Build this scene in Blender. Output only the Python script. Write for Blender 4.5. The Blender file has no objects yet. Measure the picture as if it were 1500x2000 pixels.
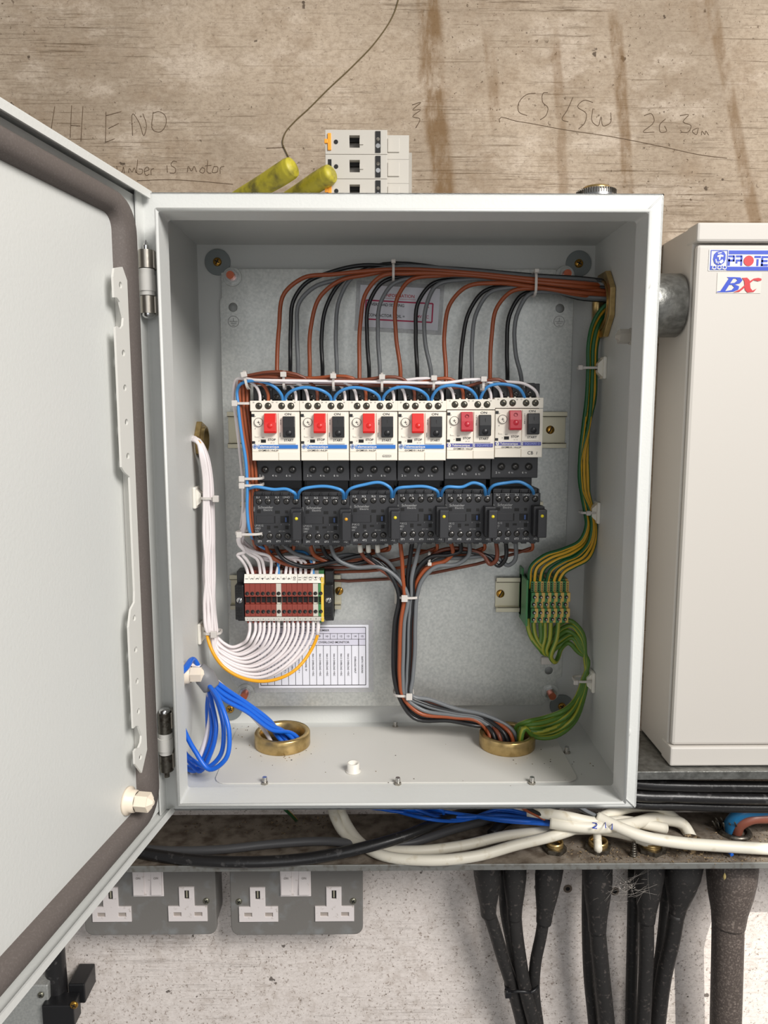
import bpy, math, random
from mathutils import Vector, Matrix
random.seed(7)
S = bpy.context.scene
C = S.collection
PI = math.pi
# ------------------------------------------------------------------ camera
F_PX = 1503.5; PITCH = 0.1318; YAW = 0.0101
CAM = Vector((-0.02063, -0.61411, 0.0859))
FW = Vector((math.sin(YAW)*math.cos(PITCH), math.cos(YAW)*math.cos(PITCH), -math.sin(PITCH)))
RT = FW.cross(Vector((0, 0, 1))).normalized(); UP = RT.cross(FW)
cd = bpy.data.cameras.new('camera'); cam = bpy.data.objects.new('camera', cd); C.objects.link(cam)
cd.sensor_fit = 'VERTICAL'; cd.sensor_height = 24; cd.lens = 24*F_PX/2000; cd.clip_start = 0.02; cd.clip_end = 50
m = Matrix((RT, UP, -FW)).transposed().to_4x4(); m.translation = CAM; cam.matrix_world = m
S.camera = cam
# ------------------------------------------------------------------ light
w = bpy.data.worlds.new('daylight'); S.world = w; w.use_nodes = True
bg = w.node_tree.nodes['Background']; bg.inputs[0].default_value = (1.0, 0.985, 0.965, 1); bg.inputs[1].default_value = 0.195
def area(name, loc, target, size, energy, col):
    d = bpy.data.lights.new(name, 'AREA'); d.energy = energy; d.size = size; d.color = col
    o = bpy.data.objects.new(name, d); C.objects.link(o); o.location = loc
    o.rotation_euler = (Vector(target)-Vector(loc)).to_track_quat('-Z', 'Y').to_euler(); return o
area('doorway_daylight', (1.15, -1.55, 1.25), (0, 0.1, -0.05), 0.9, 66, (1.0, 0.97, 0.93))
area('front_fill', (0.1, -2.2, 0.1), (0, 0.1, -0.1), 1.4, 9, (0.96, 0.98, 1.0))  # soft frontal fill lamp, added to lighten the enclosure
sl = bpy.data.lights.new('sun_shaft', 'SPOT'); sl.energy = 600; sl.spot_size = math.radians(5.6); sl.spot_blend = 0.05; sl.shadow_soft_size = .01; sl.color = (1, .96, .88)
so = bpy.data.objects.new('sun_shaft', sl); C.objects.link(so); tgt = Vector((.485, .16, -.60)); dr_ = Vector((.10, -.62, .77)).normalized(); so.location = tgt+dr_*4.0
so.rotation_euler = (-dr_).to_track_quat('-Z', 'Y').to_euler()
S.view_settings.view_transform = 'Standard'; S.view_settings.look = 'None'
S.view_settings.exposure = 0.0; S.view_settings.gamma = 1; S.view_settings.use_curve_mapping = False

# ------------------------------------------------------------------ helpers
def at(u, v, y=None, x=None, z=None):
    d = FW + RT*((u-750)/F_PX) - UP*((v-1000)/F_PX)
    if y is not None: t = (y-CAM.y)/d.y
    elif x is not None: t = (x-CAM.x)/d.x
    else: t = (z-CAM.z)/d.z
    return CAM + d*t
MATS = {}
def lin(c): return tuple(((a/255)/12.92 if a/255 <= .04045 else ((a/255+.055)/1.055)**2.4) for a in c)
def mat(name, col, rough=.5, metal=0., bump=None, var=None, spec=None, trans=0, alpha=1, coat=0):
    if name in MATS: return MATS[name]
    m = bpy.data.materials.new(name); m.use_nodes = True; nt = m.node_tree; b = nt.nodes['Principled BSDF']
    c = lin(col); b.inputs['Base Color'].default_value = (*c, 1); b.inputs['Roughness'].default_value = rough
    b.inputs['Metallic'].default_value = metal; b.inputs['Alpha'].default_value = alpha
    if trans: b.inputs['Transmission Weight'].default_value = trans
    if coat: b.inputs['Coat Weight'].default_value = coat
    if spec is not None: b.inputs['Specular IOR Level'].default_value = spec
    tc = nt.nodes.new('ShaderNodeTexCoord')
    if var:   # (scale, other colour, lo, hi)
        n = nt.nodes.new('ShaderNodeTexNoise'); n.inputs['Scale'].default_value = var[0]; n.inputs['Detail'].default_value = 6
        r = nt.nodes.new('ShaderNodeMapRange'); r.inputs[1].default_value = var[2]; r.inputs[2].default_value = var[3]
        x = nt.nodes.new('ShaderNodeMix'); x.data_type = 'RGBA'; x.inputs[6].default_value = (*c, 1); x.inputs[7].default_value = (*lin(var[1]), 1)
        nt.links.new(tc.outputs['Object'], n.inputs['Vector']); nt.links.new(n.outputs[0], r.inputs[0])
        nt.links.new(r.outputs[0], x.inputs[0]); nt.links.new(x.outputs[2], b.inputs['Base Color'])
    if bump:
        n = nt.nodes.new('ShaderNodeTexNoise'); n.inputs['Scale'].default_value = bump[0]; n.inputs['Detail'].default_value = 3
        p = nt.nodes.new('ShaderNodeBump'); p.inputs['Strength'].default_value = bump[1]; p.inputs['Distance'].default_value = bump[2] if len(bump) > 2 else .0004
        nt.links.new(tc.outputs['Object'], n.inputs['Vector']); nt.links.new(n.outputs[0], p.inputs['Height']); nt.links.new(p.outputs[0], b.inputs['Normal'])
    MATS[name] = m; return m
paint = mat('grey_paint', (213, 214, 211), .42, bump=(420, .35, .0004))
paint_smooth = mat('smooth_grey_paint', (216, 214, 208), .45, bump=(900, .1, .0002))
cabpaint = mat('cabinet_paint', (203, 198, 191), .5, bump=(700, .1, .0002))
gasket_m = mat('foam_rubber', (98, 90, 86), .75, bump=(1500, .35, .0004), var=(700, (110, 102, 98), .5, .75))
steel = mat('steel', (178, 172, 162), .33, .9, bump=(500, .2, .0002))
bright = mat('bright_steel', (205, 205, 205), .25, 1)
darkst = mat('dull_steel', (120, 116, 108), .4, .9, var=(300, (90, 84, 76), .45, .6))
galv = mat('galvanised', (196, 197, 193), .38, .45, bump=(300, .12, .0003), var=(420, (178, 180, 177), .35, .65))
galvpipe = mat('galvanised_pipe', (150, 150, 146), .35, .8, bump=(260, .5, .0008), var=(160, (118, 118, 114), .35, .65))
rail_m = mat('zinc_rail', (196, 190, 168), .35, .55)
brass = mat('brass', (202, 174, 120), .3, .85, bump=(400, .15, .0003), var=(120, (168, 142, 92), .4, .7))
gold = mat('yellow_zinc', (186, 140, 62), .3, .9)
copper = mat('copper', (200, 112, 84), .35, .8)
white_pl = mat('white_plastic', (236, 232, 222), .4)
ivory = mat('ivory_plastic', (240, 226, 206), .4)
nylon = mat('nylon', (216, 210, 204), .35, alpha=.9)
cream = mat('cream_plastic', (240, 232, 218), .38)
black = mat('black_plastic', (27, 27, 29), .4)
charcoal = mat('charcoal_plastic', (42, 42, 45), .45, bump=(900, .15, .0002))
dark = mat('dark_void', (14, 13, 13), .7)
red = mat('red_plastic', (214, 38, 34), .35)
crimson = mat('crimson_plastic', (182, 38, 52), .35)
print_w = mat('white_print', (196, 196, 196), .6)
print_d = mat('dark_print', (60, 58, 58), .6)
print_r = mat('red_print', (190, 50, 90), .6)
blue_band = mat('blue_print', (38, 112, 196), .4)
purple_band = mat('indigo_print', (70, 72, 150), .4)
lblue = mat('pale_blue_print', (150, 160, 215), .4)
W_brown = mat('brown_insulation', (152, 76, 42), .38)
W_dbrown = mat('dark_brown_insulation', (118, 62, 42), .38)
W_black = mat('black_insulation', (30, 30, 32), .33)
W_grey = mat('grey_insulation', (112, 115, 118), .38)
W_white = mat('white_insulation', (234, 226, 226), .4)
W_blue = mat('light_blue_insulation', (66, 140, 204), .38)
W_sblue = mat('strong_blue_insulation', (30, 104, 214), .35)
W_green = mat('green_insulation', (28, 92, 48), .38)
W_yel = mat('yellow_insulation', (222, 170, 40), .38)
W_lgreen = mat('leaf_green_insulation', (84, 122, 44), .38)
W_lyel = mat('olive_yellow_insulation', (158, 160, 52), .38)
W_amber = mat('amber_insulation', (238, 168, 24), .38)
term_brown = mat('terminal_brown', (140, 62, 50), .42)
term_grey = mat('terminal_grey', (204, 198, 186), .42)
term_green = mat('terminal_green', (66, 130, 78), .42)
term_yel = mat('terminal_yellow', (232, 196, 74), .42)
led_y = mat('yellow_lens', (226, 206, 40), .25)
led_o = mat('orange_lens', (226, 160, 40), .25)
orange = mat('orange_plastic', (240, 158, 40), .4)
grey_tape = mat('grey_tape', (128, 128, 130), .5)
paper = mat('paper', (232, 232, 240), .6)
laminate = mat('laminate', (205, 205, 208), .18, alpha=.3)
socket_grey = mat('socket_grey', (122, 119, 115), .42, bump=(500, .25, .0004), var=(60, (136, 138, 138), .55, .75))
cable_black = mat('cable_black', (34, 33, 34), .33, bump=(300, .3, .0005), var=(180, (72, 70, 70), .6, .72))
cable_dusty = mat('dusty_cable_black', (40, 38, 37), .55, bump=(250, .4, .0006), var=(260, (98, 90, 86), .58, .78))
cable_dusty2 = mat('dusty_heavy_cable', (70, 62, 58), .6, bump=(250, .4, .0006), var=(520, (112, 102, 96), .5, .7))
cable_grey = mat('cable_grey', (92, 92, 94), .45)
cable_white = mat('cable_white', (232, 226, 210), .45, bump=(150, .1, .0005), var=(90, (200, 186, 156), .6, .8))
handle_y = mat('handle_yellow', (184, 172, 48), .5, bump=(200, .3, .0006), var=(90, (112, 104, 44), .45, .68))
tray_m = mat('dusty_steel_tray', (128, 118, 106), .8, bump=(300, .5, .001), var=(70, (84, 72, 60), .42, .66))
lip_m = mat('tray_edge', (140, 140, 136), .45, .5, var=(150, (110, 104, 96), .5, .75))
dirt_m = mat('debris', (158, 136, 104), .95, var=(300, (66, 54, 42), .42, .56))
sblue_pr = mat('sticker_blue', (24, 66, 190), .35)
sred_pr = mat('sticker_red', (200, 34, 44), .35)
stick_w = mat('sticker_white', (222, 220, 216), .4)

TXT = {}
def text_mesh(s):
    if s not in TXT:
        c = bpy.data.curves.new('t', 'FONT'); c.body = s; c.size = 1; c.resolution_u = 3; c.align_x = 'CENTER'; c.align_y = 'CENTER'; c.offset = .012
        o = bpy.data.objects.new('t', c); C.objects.link(o)
        dg = bpy.context.evaluated_depsgraph_get(); e = o.evaluated_get(dg); me = e.to_mesh()
        TXT[s] = ([v.co.copy() for v in me.vertices], [tuple(p.vertices) for p in me.polygons])
        e.to_mesh_clear(); bpy.data.objects.remove(o); bpy.data.curves.remove(c)
    return TXT[s]
def flat_mesh(loops, half, bevel=0):
    c = bpy.data.curves.new('f', 'CURVE'); c.dimensions = '2D'; c.fill_mode = 'BOTH'; c.extrude = max(half-bevel, 0); c.bevel_depth = bevel; c.bevel_resolution = 1; c.offset = -bevel
    for L in loops:
        sp = c.splines.new('POLY'); sp.points.add(len(L)-1); sp.use_cyclic_u = True
        for p, q in zip(sp.points, L): p.co = (q[0], q[1], 0, 1)
    o = bpy.data.objects.new('f', c); C.objects.link(o)
    dg = bpy.context.evaluated_depsgraph_get(); e = o.evaluated_get(dg); me = e.to_mesh()
    r = ([v.co.copy() for v in me.vertices], [tuple(p.vertices) for p in me.polygons])
    e.to_mesh_clear(); bpy.data.objects.remove(o); bpy.data.curves.remove(c)
    return r
def circ(x, y, r, n=20, a0=0): return [(x+r*math.cos(a0+2*PI*i/n), y+r*math.sin(a0+2*PI*i/n)) for i in range(n)]
def rect(x0, y0, x1, y1, r=0, n=5):
    if r <= 0: return [(x0, y0), (x1, y0), (x1, y1), (x0, y1)]
    o = []
    for cx, cy, a in ((x1-r, y0+r, -PI/2), (x1-r, y1-r, 0), (x0+r, y1-r, PI/2), (x0+r, y0+r, PI)):
        for i in range(n+1): o.append((cx+r*math.cos(a+i*PI/2/n), cy+r*math.sin(a+i*PI/2/n)))
    return o
def spline(P, n=7):
    P = [Vector(p) for p in P]; out = []
    Q = [P[0]*2-P[1]]+P+[P[-1]*2-P[-2]]
    for i in range(1, len(Q)-2):
        p0, p1, p2, p3 = Q[i-1:i+3]
        # centripetal-ish tangents
        d1 = max((p2-p1).length, 1e-6); d0 = max((p1-p0).length, 1e-6); d2 = max((p3-p2).length, 1e-6)
        t1 = ((p1-p0)/d0*d1+(p2-p1)/d1*d0)/(d0+d1)*d1; t2 = ((p2-p1)/d1*d2+(p3-p2)/d2*d1)/(d1+d2)*d1
        for k in range(n):
            t = k/n; a = 2*t**3-3*t*t+1; b = t**3-2*t*t+t; c = -2*t**3+3*t*t; d = t**3-t*t
            out.append(p1*a+t1*b+p2*c+t2*d)
    out.append(P[-1]); return out
class MB:
    def __init__(s): s.v = []; s.f = []; s.m = []; s.s = []; s.mats = []
    def mi(s, m):
        if m not in s.mats: s.mats.append(m)
        return s.mats.index(m)
    def add(s, vs, fs, m, sm=False):
        o = len(s.v); s.v += [Vector(a) for a in vs]; i = s.mi(m)
        for f in fs: s.f.append(tuple(a+o for a in f)); s.m.append(i); s.s.append(sm)
    def box(s, x0, x1, y0, y1, z0, z1, m, rot=None):
        vs = [Vector((x, y, z)) for x in (x0, x1) for y in (y0, y1) for z in (z0, z1)]
        if rot: vs = [rot@a for a in vs]
        s.add(vs, [(0, 1, 3, 2), (4, 6, 7, 5), (0, 4, 5, 1), (2, 3, 7, 6), (0, 2, 6, 4), (1, 5, 7, 3)], m)
    def flat(s, loops, ax, c, half, m, bevel=0, tf=None):
        vs, fs = flat_mesh(loops, half, bevel)
        if ax == 'y': vs = [Vector((a.x, c-a.z, a.y)) for a in vs]
        elif ax == 'x': vs = [Vector((c+a.z, a.x, a.y)) for a in vs]
        else: vs = [Vector((a.x, a.y, c+a.z)) for a in vs]
        if tf: vs = [tf@a for a in vs]
        s.add(vs, fs, m)
    def cyl(s, a, b, r, m, r2=None, n=20, sm=True, cap=True, a0=0):
        a = Vector(a); b = Vector(b); d = (b-a).normalized(); r2 = r if r2 is None else r2
        e = d.orthogonal().normalized() if abs(d.y) < .99 else Vector((1, 0, 0)); g = d.cross(e)
        L = []
        for p, q in ((a, r), (b, r2)): L += [p+(e*math.cos(a0+2*PI*i/n)+g*math.sin(a0+2*PI*i/n))*q for i in range(n)]
        s.add(L, [(i, (i+1) % n, n+(i+1) % n, n+i) for i in range(n)], m, sm)
        if cap: s.add(L[:n], [tuple(range(n))[::-1]], m); s.add(L[n:], [tuple(range(n))], m)
    def lathe(s, o, ax, prof, m, n=28, sm=True):
        o = Vector(o); ax = Vector(ax).normalized(); e = ax.orthogonal().normalized(); g = ax.cross(e); L = []
        for r, h in prof: L += [o+ax*h+(e*math.cos(2*PI*i/n)+g*math.sin(2*PI*i/n))*r for i in range(n)]
        s.add(L, [(k*n+i, k*n+(i+1) % n, (k+1)*n+(i+1) % n, (k+1)*n+i) for k in range(len(prof)-1) for i in range(n)], m, sm)
    def tube(s, P, r, m, n=10, m2=None, phase=0, twist=0, frac=.35, sub=7, raw=False):
        Q = [Vector(p) for p in P] if raw else spline(P, sub)
        R = r if isinstance(r, (list, tuple)) else None
        T = [(Q[min(i+1, len(Q)-1)]-Q[max(i-1, 0)]).normalized() for i in range(len(Q))]
        e = T[0].orthogonal().normalized(); L = []; 
        ref = Vector((0, -1, 0)); e = (ref-T[0]*ref.dot(T[0])); e = e.normalized() if e.length > .05 else T[0].orthogonal().normalized()
        for i, (p, t) in enumerate(zip(Q, T)):
            e = (e-t*e.dot(t)).normalized(); g = t.cross(e)
            rr = r if R is None else R[0]+(R[-1]-R[0])*i/(len(Q)-1) if len(R) == 2 else interp(R, i/(len(Q)-1))
            L += [p+(e*math.cos(2*PI*k/n)+g*math.sin(2*PI*k/n))*rr for k in range(n)]
        fs1 = []; fs2 = []
        for j in range(len(Q)-1):
            for k in range(n):
                f = (j*n+k, j*n+(k+1) % n, (j+1)*n+(k+1) % n, (j+1)*n+k)
                if m2 is not None and (((k+.5)/n+phase+twist*j/len(Q)) % 1) < frac: fs2.append(f)
                else: fs1.append(f)
        o = len(s.v); s.add(L, fs1, m, True)
        if m2 is not None:
            i = s.mi(m2)
            for f in fs2: s.f.append(tuple(a+o for a in f)); s.m.append(i); s.s.append(True)
        i = s.mi(m); s.f.append(tuple(range(o, o+n))[::-1]); s.m.append(i); s.s.append(False)
        s.f.append(tuple(range(o+(len(Q)-1)*n, o+len(Q)*n))); s.m.append(i); s.s.append(False)
    def text(s, t, x, z, h, y, m, rot=0, sx=1, tf=None, al='c'):
        vs, fs = text_mesh(t); k = h/.7
        if al == 'l': off = -min(a.x for a in vs)
        else: off = 0
        ca, sa = math.cos(rot), math.sin(rot); o = []
        for a in vs:
            X = (a.x+off)*k*sx; Y = a.y*k
            o.append(Vector((x+X*ca-Y*sa, y, z+X*sa+Y*ca)))
        if tf: o = [tf@a for a in o]
        s.add(o, fs, m)
    def build(s, name, parent=None, bevel=0, seg=2, loc=None):
        me = bpy.data.meshes.new(name); me.from_pydata([tuple(a) for a in s.v], [], s.f)
        for m in s.mats: me.materials.append(m)
        me.polygons.foreach_set('material_index', s.m); me.polygons.foreach_set('use_smooth', s.s); me.update()
        o = bpy.data.objects.new(name, me); C.objects.link(o)
        if parent: o.parent = parent
        if loc: o.location = loc
        if bevel:
            b = o.modifiers.new('bevel', 'BEVEL'); b.width = bevel; b.segments = seg; b.limit_method = 'ANGLE'; b.angle_limit = .7
            b.harden_normals = False
        return o
def interp(R, t):
    x = t*(len(R)-1); i = min(int(x), len(R)-2); return R[i]+(R[i+1]-R[i])*(x-i)
def tag(o, label, cat, group=None, kind=None):
    o['label'] = label; o['category'] = cat
    if group: o['group'] = group
    if kind: o['kind'] = kind
    return o
def empty(name, loc, label, cat, group=None):
    o = bpy.data.objects.new(name, None); C.objects.link(o); o.location = loc; o.empty_display_size = .01
    return tag(o, label, cat, group)
def wire(name, label, pts, r, m, group=None, cat='wire', m2=None, **k):
    """pts: (u, v, y) seen positions with their real distance, or Vectors"""
    P = [p if isinstance(p, Vector) else at(p[0], p[1], p[2]) for p in pts]
    b = MB(); b.tube(P, r, m, m2=m2, **k); return tag(b.build(name), label, cat, group)
def lerp(a, b, t): return a+(b-a)*t
NUM = ['one', 'two', 'three', 'four', 'five', 'six', 'seven', 'eight', 'nine', 'ten', 'eleven', 'twelve', 'thirteen', 'fourteen', 'fifteen']
ORD = ['first', 'second', 'third', 'fourth', 'fifth', 'sixth', 'seventh', 'eighth', 'ninth', 'tenth', 'eleventh', 'twelfth', 'thirteenth', 'fourteenth', 'fifteenth']

# ------------------------------------------------------------------ concrete wall
YW = .186
def wall_material():
    m = bpy.data.materials.new('concrete'); m.use_nodes = True; nt = m.node_tree; N = nt.nodes; Lk = nt.links; b = N['Principled BSDF']
    b.inputs['Roughness'].default_value = .9; b.inputs['Specular IOR Level'].default_value = .2
    tc = N.new('ShaderNodeTexCoord'); sep = N.new('ShaderNodeSeparateXYZ'); Lk.new(tc.outputs['Object'], sep.inputs[0])
    def val(x):
        return x
    def math_(op, a, c=None, d=None, clamp=False):
        n = N.new('ShaderNodeMath'); n.operation = op; n.use_clamp = clamp
        for i, x in enumerate((a, c, d)):
            if x is None: continue
            if isinstance(x, (int, float)): n.inputs[i].default_value = x
            else: Lk.new(x, n.inputs[i])
        return n.outputs[0]
    def noise(scale, mul=(1, 1, 1), det=5, rough=.55, off=0):
        mp = N.new('ShaderNodeMapping'); mp.inputs['Scale'].default_value = mul; mp.inputs['Location'].default_value = (off, off*.7, off*1.3)
        n = N.new('ShaderNodeTexNoise'); n.inputs['Scale'].default_value = scale; n.inputs['Detail'].default_value = det; n.inputs['Roughness'].default_value = rough
        Lk.new(tc.outputs['Object'], mp.inputs[0]); Lk.new(mp.outputs[0], n.inputs['Vector']); return n.outputs[0]
    def ramp(x, lo, hi):
        n = N.new('ShaderNodeMapRange'); n.interpolation_type = 'SMOOTHSTEP'; n.inputs[1].default_value = lo; n.inputs[2].default_value = hi; Lk.new(x, n.inputs[0]); return n.outputs[0]
    def mix(f, a, c):
        n = N.new('ShaderNodeMix'); n.data_type = 'RGBA'
        if isinstance(f, (int, float)): n.inputs[0].default_value = f
        else: Lk.new(f, n.inputs[0])
        for i, x in ((6, a), (7, c)):
            if isinstance(x, tuple): n.inputs[i].default_value = (*lin(x), 1)
            else: Lk.new(x, n.inputs[i])
        return n.outputs[2]
    col = mix(ramp(noise(5, det=6), .38, .62), (158, 143, 125), (182, 166, 147))
    col = mix(math_('MULTIPLY', ramp(noise(22, det=8, rough=.7, off=3), .45, .7), .55), col, (142, 122, 100))
    col = mix(math_('MULTIPLY', ramp(noise(14, (1, 1, 2), det=8, rough=.65, off=9), .5, .68), .5), col, (208, 194, 178))
    # concrete colour turns paler low on the wall
    low = ramp(math_('ADD', sep.outputs[2], math_('MULTIPLY', noise(9, off=4), .08)), -.17, -.33)
    lowc = mix(math_('MULTIPLY', ramp(noise(40, det=9, rough=.8, off=5), .48, .66), .6), (238, 229, 223), (204, 192, 183))
    col = mix(low, col, lowc)
    # board-mark streaks running level, gathered in patches
    st = ramp(noise(13, (1, 1, 38), det=7, rough=.78, off=2), .55, .64)
    pt = ramp(noise(6.5, (1, 1, 1.6), det=4, off=7), .42, .60)
    stk = math_('MULTIPLY', st, pt)
    col = mix(math_('MULTIPLY', math_('MULTIPLY', stk, .85), math_('SUBTRACT', 1.0, math_('MULTIPLY', low, .75))), col, (98, 80, 60))
    st2 = ramp(noise(10, (1, 1, 60), det=5, rough=.7, off=12), .60, .66)
    col = mix(math_('MULTIPLY', math_('MULTIPLY', st2, .6), math_('SUBTRACT', 1.0, low)), col, (92, 76, 58))
    gr = ramp(noise(150, (1, 1, 1.6), det=9, rough=.85, off=31), .42, .62)
    col = mix(math_('MULTIPLY', math_('MULTIPLY', gr, math_('SUBTRACT', 1.0, math_('MULTIPLY', low, .45))), .38), col, (112, 94, 76))
    # fine specks and pits
    sp = ramp(noise(210, det=4, rough=.65, off=1), .62, .68); spc = ramp(noise(9, det=3, off=14), .42, .6)
    col = mix(math_('MULTIPLY', math_('MULTIPLY', sp, math_('ADD', math_('MULTIPLY', spc, .6), .25)), 1.0, clamp=True), col, (84, 68, 52))
    sp3 = ramp(noise(330, det=4, rough=.7, off=21), .56, .68)
    col = mix(math_('MULTIPLY', math_('ADD', math_('MULTIPLY', sp3, .25), math_('MULTIPLY', math_('MULTIPLY', sp3, low), .5)), 1.0), col, (128, 108, 94))
    sp2 = ramp(noise(60, det=3, off=6), .70, .73); col = mix(math_('MULTIPLY', sp2, .8), col, (60, 48, 38))
    # rusty water runs
    rn = ramp(noise(60, (1, 1, .35), det=6, rough=.7, off=8), .30, .62)
    for (u0, v0, u1, v1, wpx, k, va, vb) in ((832, 0, 868, 372, 23, .85, -60, 420), (1203, 60, 1226, 375, 12, .7, 20, 430), (1082, 50, 1104, 370, 10, .45, 30, 420),
                                            (1400, 60, 1476, 430, 13, .6, -40, 470), (955, 90, 968, 220, 11, .45, 60, 250), (1290, 700, 1300, 800, 6, .3, 700, 800)):
        p0 = at(u0, v0, YW); p1 = at(u1, v1, YW); s = (p1.x-p0.x)/(p1.z-p0.z); ww = wpx/F_PX*.8
        xc = math_('ADD', math_('MULTIPLY', sep.outputs[2], s), p0.x-p0.z*s)
        xc = math_('ADD', xc, math_('MULTIPLY', math_('SUBTRACT', noise(12, det=4, off=u0*.01), .5), ww*1.6))
        d = math_('DIVIDE', math_('ABSOLUTE', math_('SUBTRACT', sep.outputs[0], xc)), ww)
        mk = ramp(d, 1.25, .55)
        za = at(u0, va, YW).z; zb = at(u1, vb, YW).z
        zr = math_('MULTIPLY', ramp(sep.outputs[2], za+.01, za-.02), ramp(sep.outputs[2], zb-.01, zb+.02))
        f = math_('MULTIPLY', math_('MULTIPLY', math_('MULTIPLY', mk, zr), rn), k)
        col = mix(f, col, (112, 86, 56))
    Lk.new(col, b.inputs['Base Color'])
    h = math_('ADD', math_('MULTIPLY', noise(180, det=6, rough=.7, off=2), .5), math_('MULTIPLY', sp, -.5)); h = math_('ADD', h, math_('MULTIPLY', stk, -.4))
    bp = N.new('ShaderNodeBump'); bp.inputs['Strength'].default_value = .45; bp.inputs['Distance'].default_value = .0012; Lk.new(h, bp.inputs['Height']); Lk.new(bp.outputs[0], b.inputs['Normal'])
    return m
b = MB(); b.box(-1.6, 1.6, YW, YW+.12, -1.4, 1.4, wall_material()); wall = b.build('wall_back'); wall['kind'] = 'structure'
scratch = mat('scratch', (92, 74, 56), .95)
b = MB()
def stroke(pts, r=.00035, y=YW, n=4):
    b.tube([at(u, v, y) for u, v in pts], r, scratch, n=n, sub=4)
for s_ in ([(107, 208), (100, 252)], [(140, 206), (137, 269)], [(162, 208), (158, 276)], [(138, 245), (157, 246)],
           [(207, 218), (206, 278)], [(207, 226), (237, 218)], [(212, 251), (232, 241)], [(206, 278), (224, 271)],
           [(259, 265), (260, 222), (272, 240), (281, 265), (286, 245), (279, 222)], [(299, 219), (300, 255), (312, 258), (324, 243), (322, 225), (310, 218), (299, 221)],
           # number is motor
           [(228, 324), (231, 337), (238, 336), (241, 326), (243, 338)], [(251, 337), (253, 329), (258, 336), (262, 328), (266, 338)], [(269, 312), (270, 340), (277, 339), (278, 331), (271, 330)],
           [(282, 335), (291, 331), (288, 326), (282, 332), (286, 343), (292, 340)], [(295, 342), (296, 331), (301, 329)],
           [(326, 323), (327, 337)], [(346, 316), (338, 315), (334, 322), (343, 330), (342, 337), (332, 338)], [(366, 336), (368, 325), (374, 334), (379, 325), (384, 336)],
           [(394, 328), (390, 335), (397, 338), (400, 330), (394, 327)], [(406, 313), (407, 338), (413, 338)], [(401, 324), (413, 323)], [(418, 325), (415, 337), (424, 336), (425, 326), (418, 325)], [(430, 339), (431, 327), (438, 325)],
           [(268, 353), (330, 351), (400, 355), (455, 360)],
           # right hand scrawl
           [(1046, 182), (1028, 185), (1012, 205), (1013, 218), (1030, 226)], [(1070, 181), (1062, 181), (1060, 200), (1070, 210), (1066, 226), (1055, 234)],
           [(1119, 190), (1108, 215), (1098, 234), (1110, 238)], [(1158, 200), (1140, 196), (1128, 208), (1145, 222), (1142, 240), (1130, 252)],
           [(1158, 212), (1157, 238), (1168, 246), (1174, 228), (1178, 246), (1192, 240), (1193, 220)],
           [(1258, 226), (1272, 222), (1278, 236), (1256, 258), (1278, 258)], [(1300, 232), (1288, 245), (1290, 258), (1302, 256), (1298, 246)], [(1328, 226), (1345, 224), (1334, 238), (1350, 246), (1344, 258), (1330, 258)],
           [(1362, 250), (1352, 256), (1360, 263), (1364, 250)], [(1370, 264), (1371, 256), (1377, 263), (1378, 256), (1384, 264)],
           [(976, 239), (975, 233), (1010, 237), (1100, 253), (1200, 268), (1300, 288), (1370, 303), (1420, 309)],
           [(520, 290), (556, 288)], [(805, 205), (822, 200), (806, 215), (822, 214), (806, 228), (820, 232), (812, 250)]):
    stroke(s_)
b.build('scratched_writing', wall)
b = MB(); b.tube([at(u, v, YW-.001) for u, v in ((781, -10), (770, 25), (735, 80), (690, 128), (640, 175), (600, 215), (575, 238), (556, 262), (552, 280), (558, 295), (565, 309))], .0006, mat('dry_stem', (96, 82, 52), .9), n=6)
tag(b.build('dry_stem'), 'long thin dried plant stem clinging to the bare wall above the pliers', 'stem')

# ------------------------------------------------------------------ enclosure
HX, HZ = .2, .25; YB = .1802; LW = .0192; LH = .0268; YP = .1655
def ring_hex(x, y, r): return circ(x, y, r, 24)
gl_r = at(1187, 597, x=HX); gl_l = at(384, 858, x=-HX)
RING = [at(552, 1458, z=-HZ), at(990, 1460, z=-HZ)]
enc = empty('electrical_enclosure', (0, YB, -HZ), 'open grey steel wall enclosure with wired motor starters inside', 'electrical enclosure')
def ploc(o):   # keep world placement for children built in world coordinates
    o.matrix_parent_inverse = o.parent.matrix_world.inverted() if False else Matrix.Translation(-o.parent.location); return o
b = MB()
b.box(-HX, HX, YB, YB+.0015, -HZ, HZ, paint)
b.box(-HX, HX, 0, YB, HZ-.0015, HZ, paint)
b.flat([rect(0, -HZ, YB, HZ), circ(gl_l.y, gl_l.z, .0135)], 'x', -HX+.00075, .00075, paint)
b.flat([rect(0, -HZ, YB, HZ), circ(gl_r.y, gl_r.z, .024)], 'x', HX-.00075, .00075, paint)
b.flat([rect(-HX, 0, HX, YB)]+[circ(p.x, p.y, .023) for p in RING], 'z', -HZ+.00075, .00075, paint)
ax, az = HX-LW, HZ-LW
b.flat([rect(-HX, -HZ, HX, HZ, .002), rect(-ax, -az, ax, az, .003)], 'y', .0008, .0008, paint)
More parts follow.
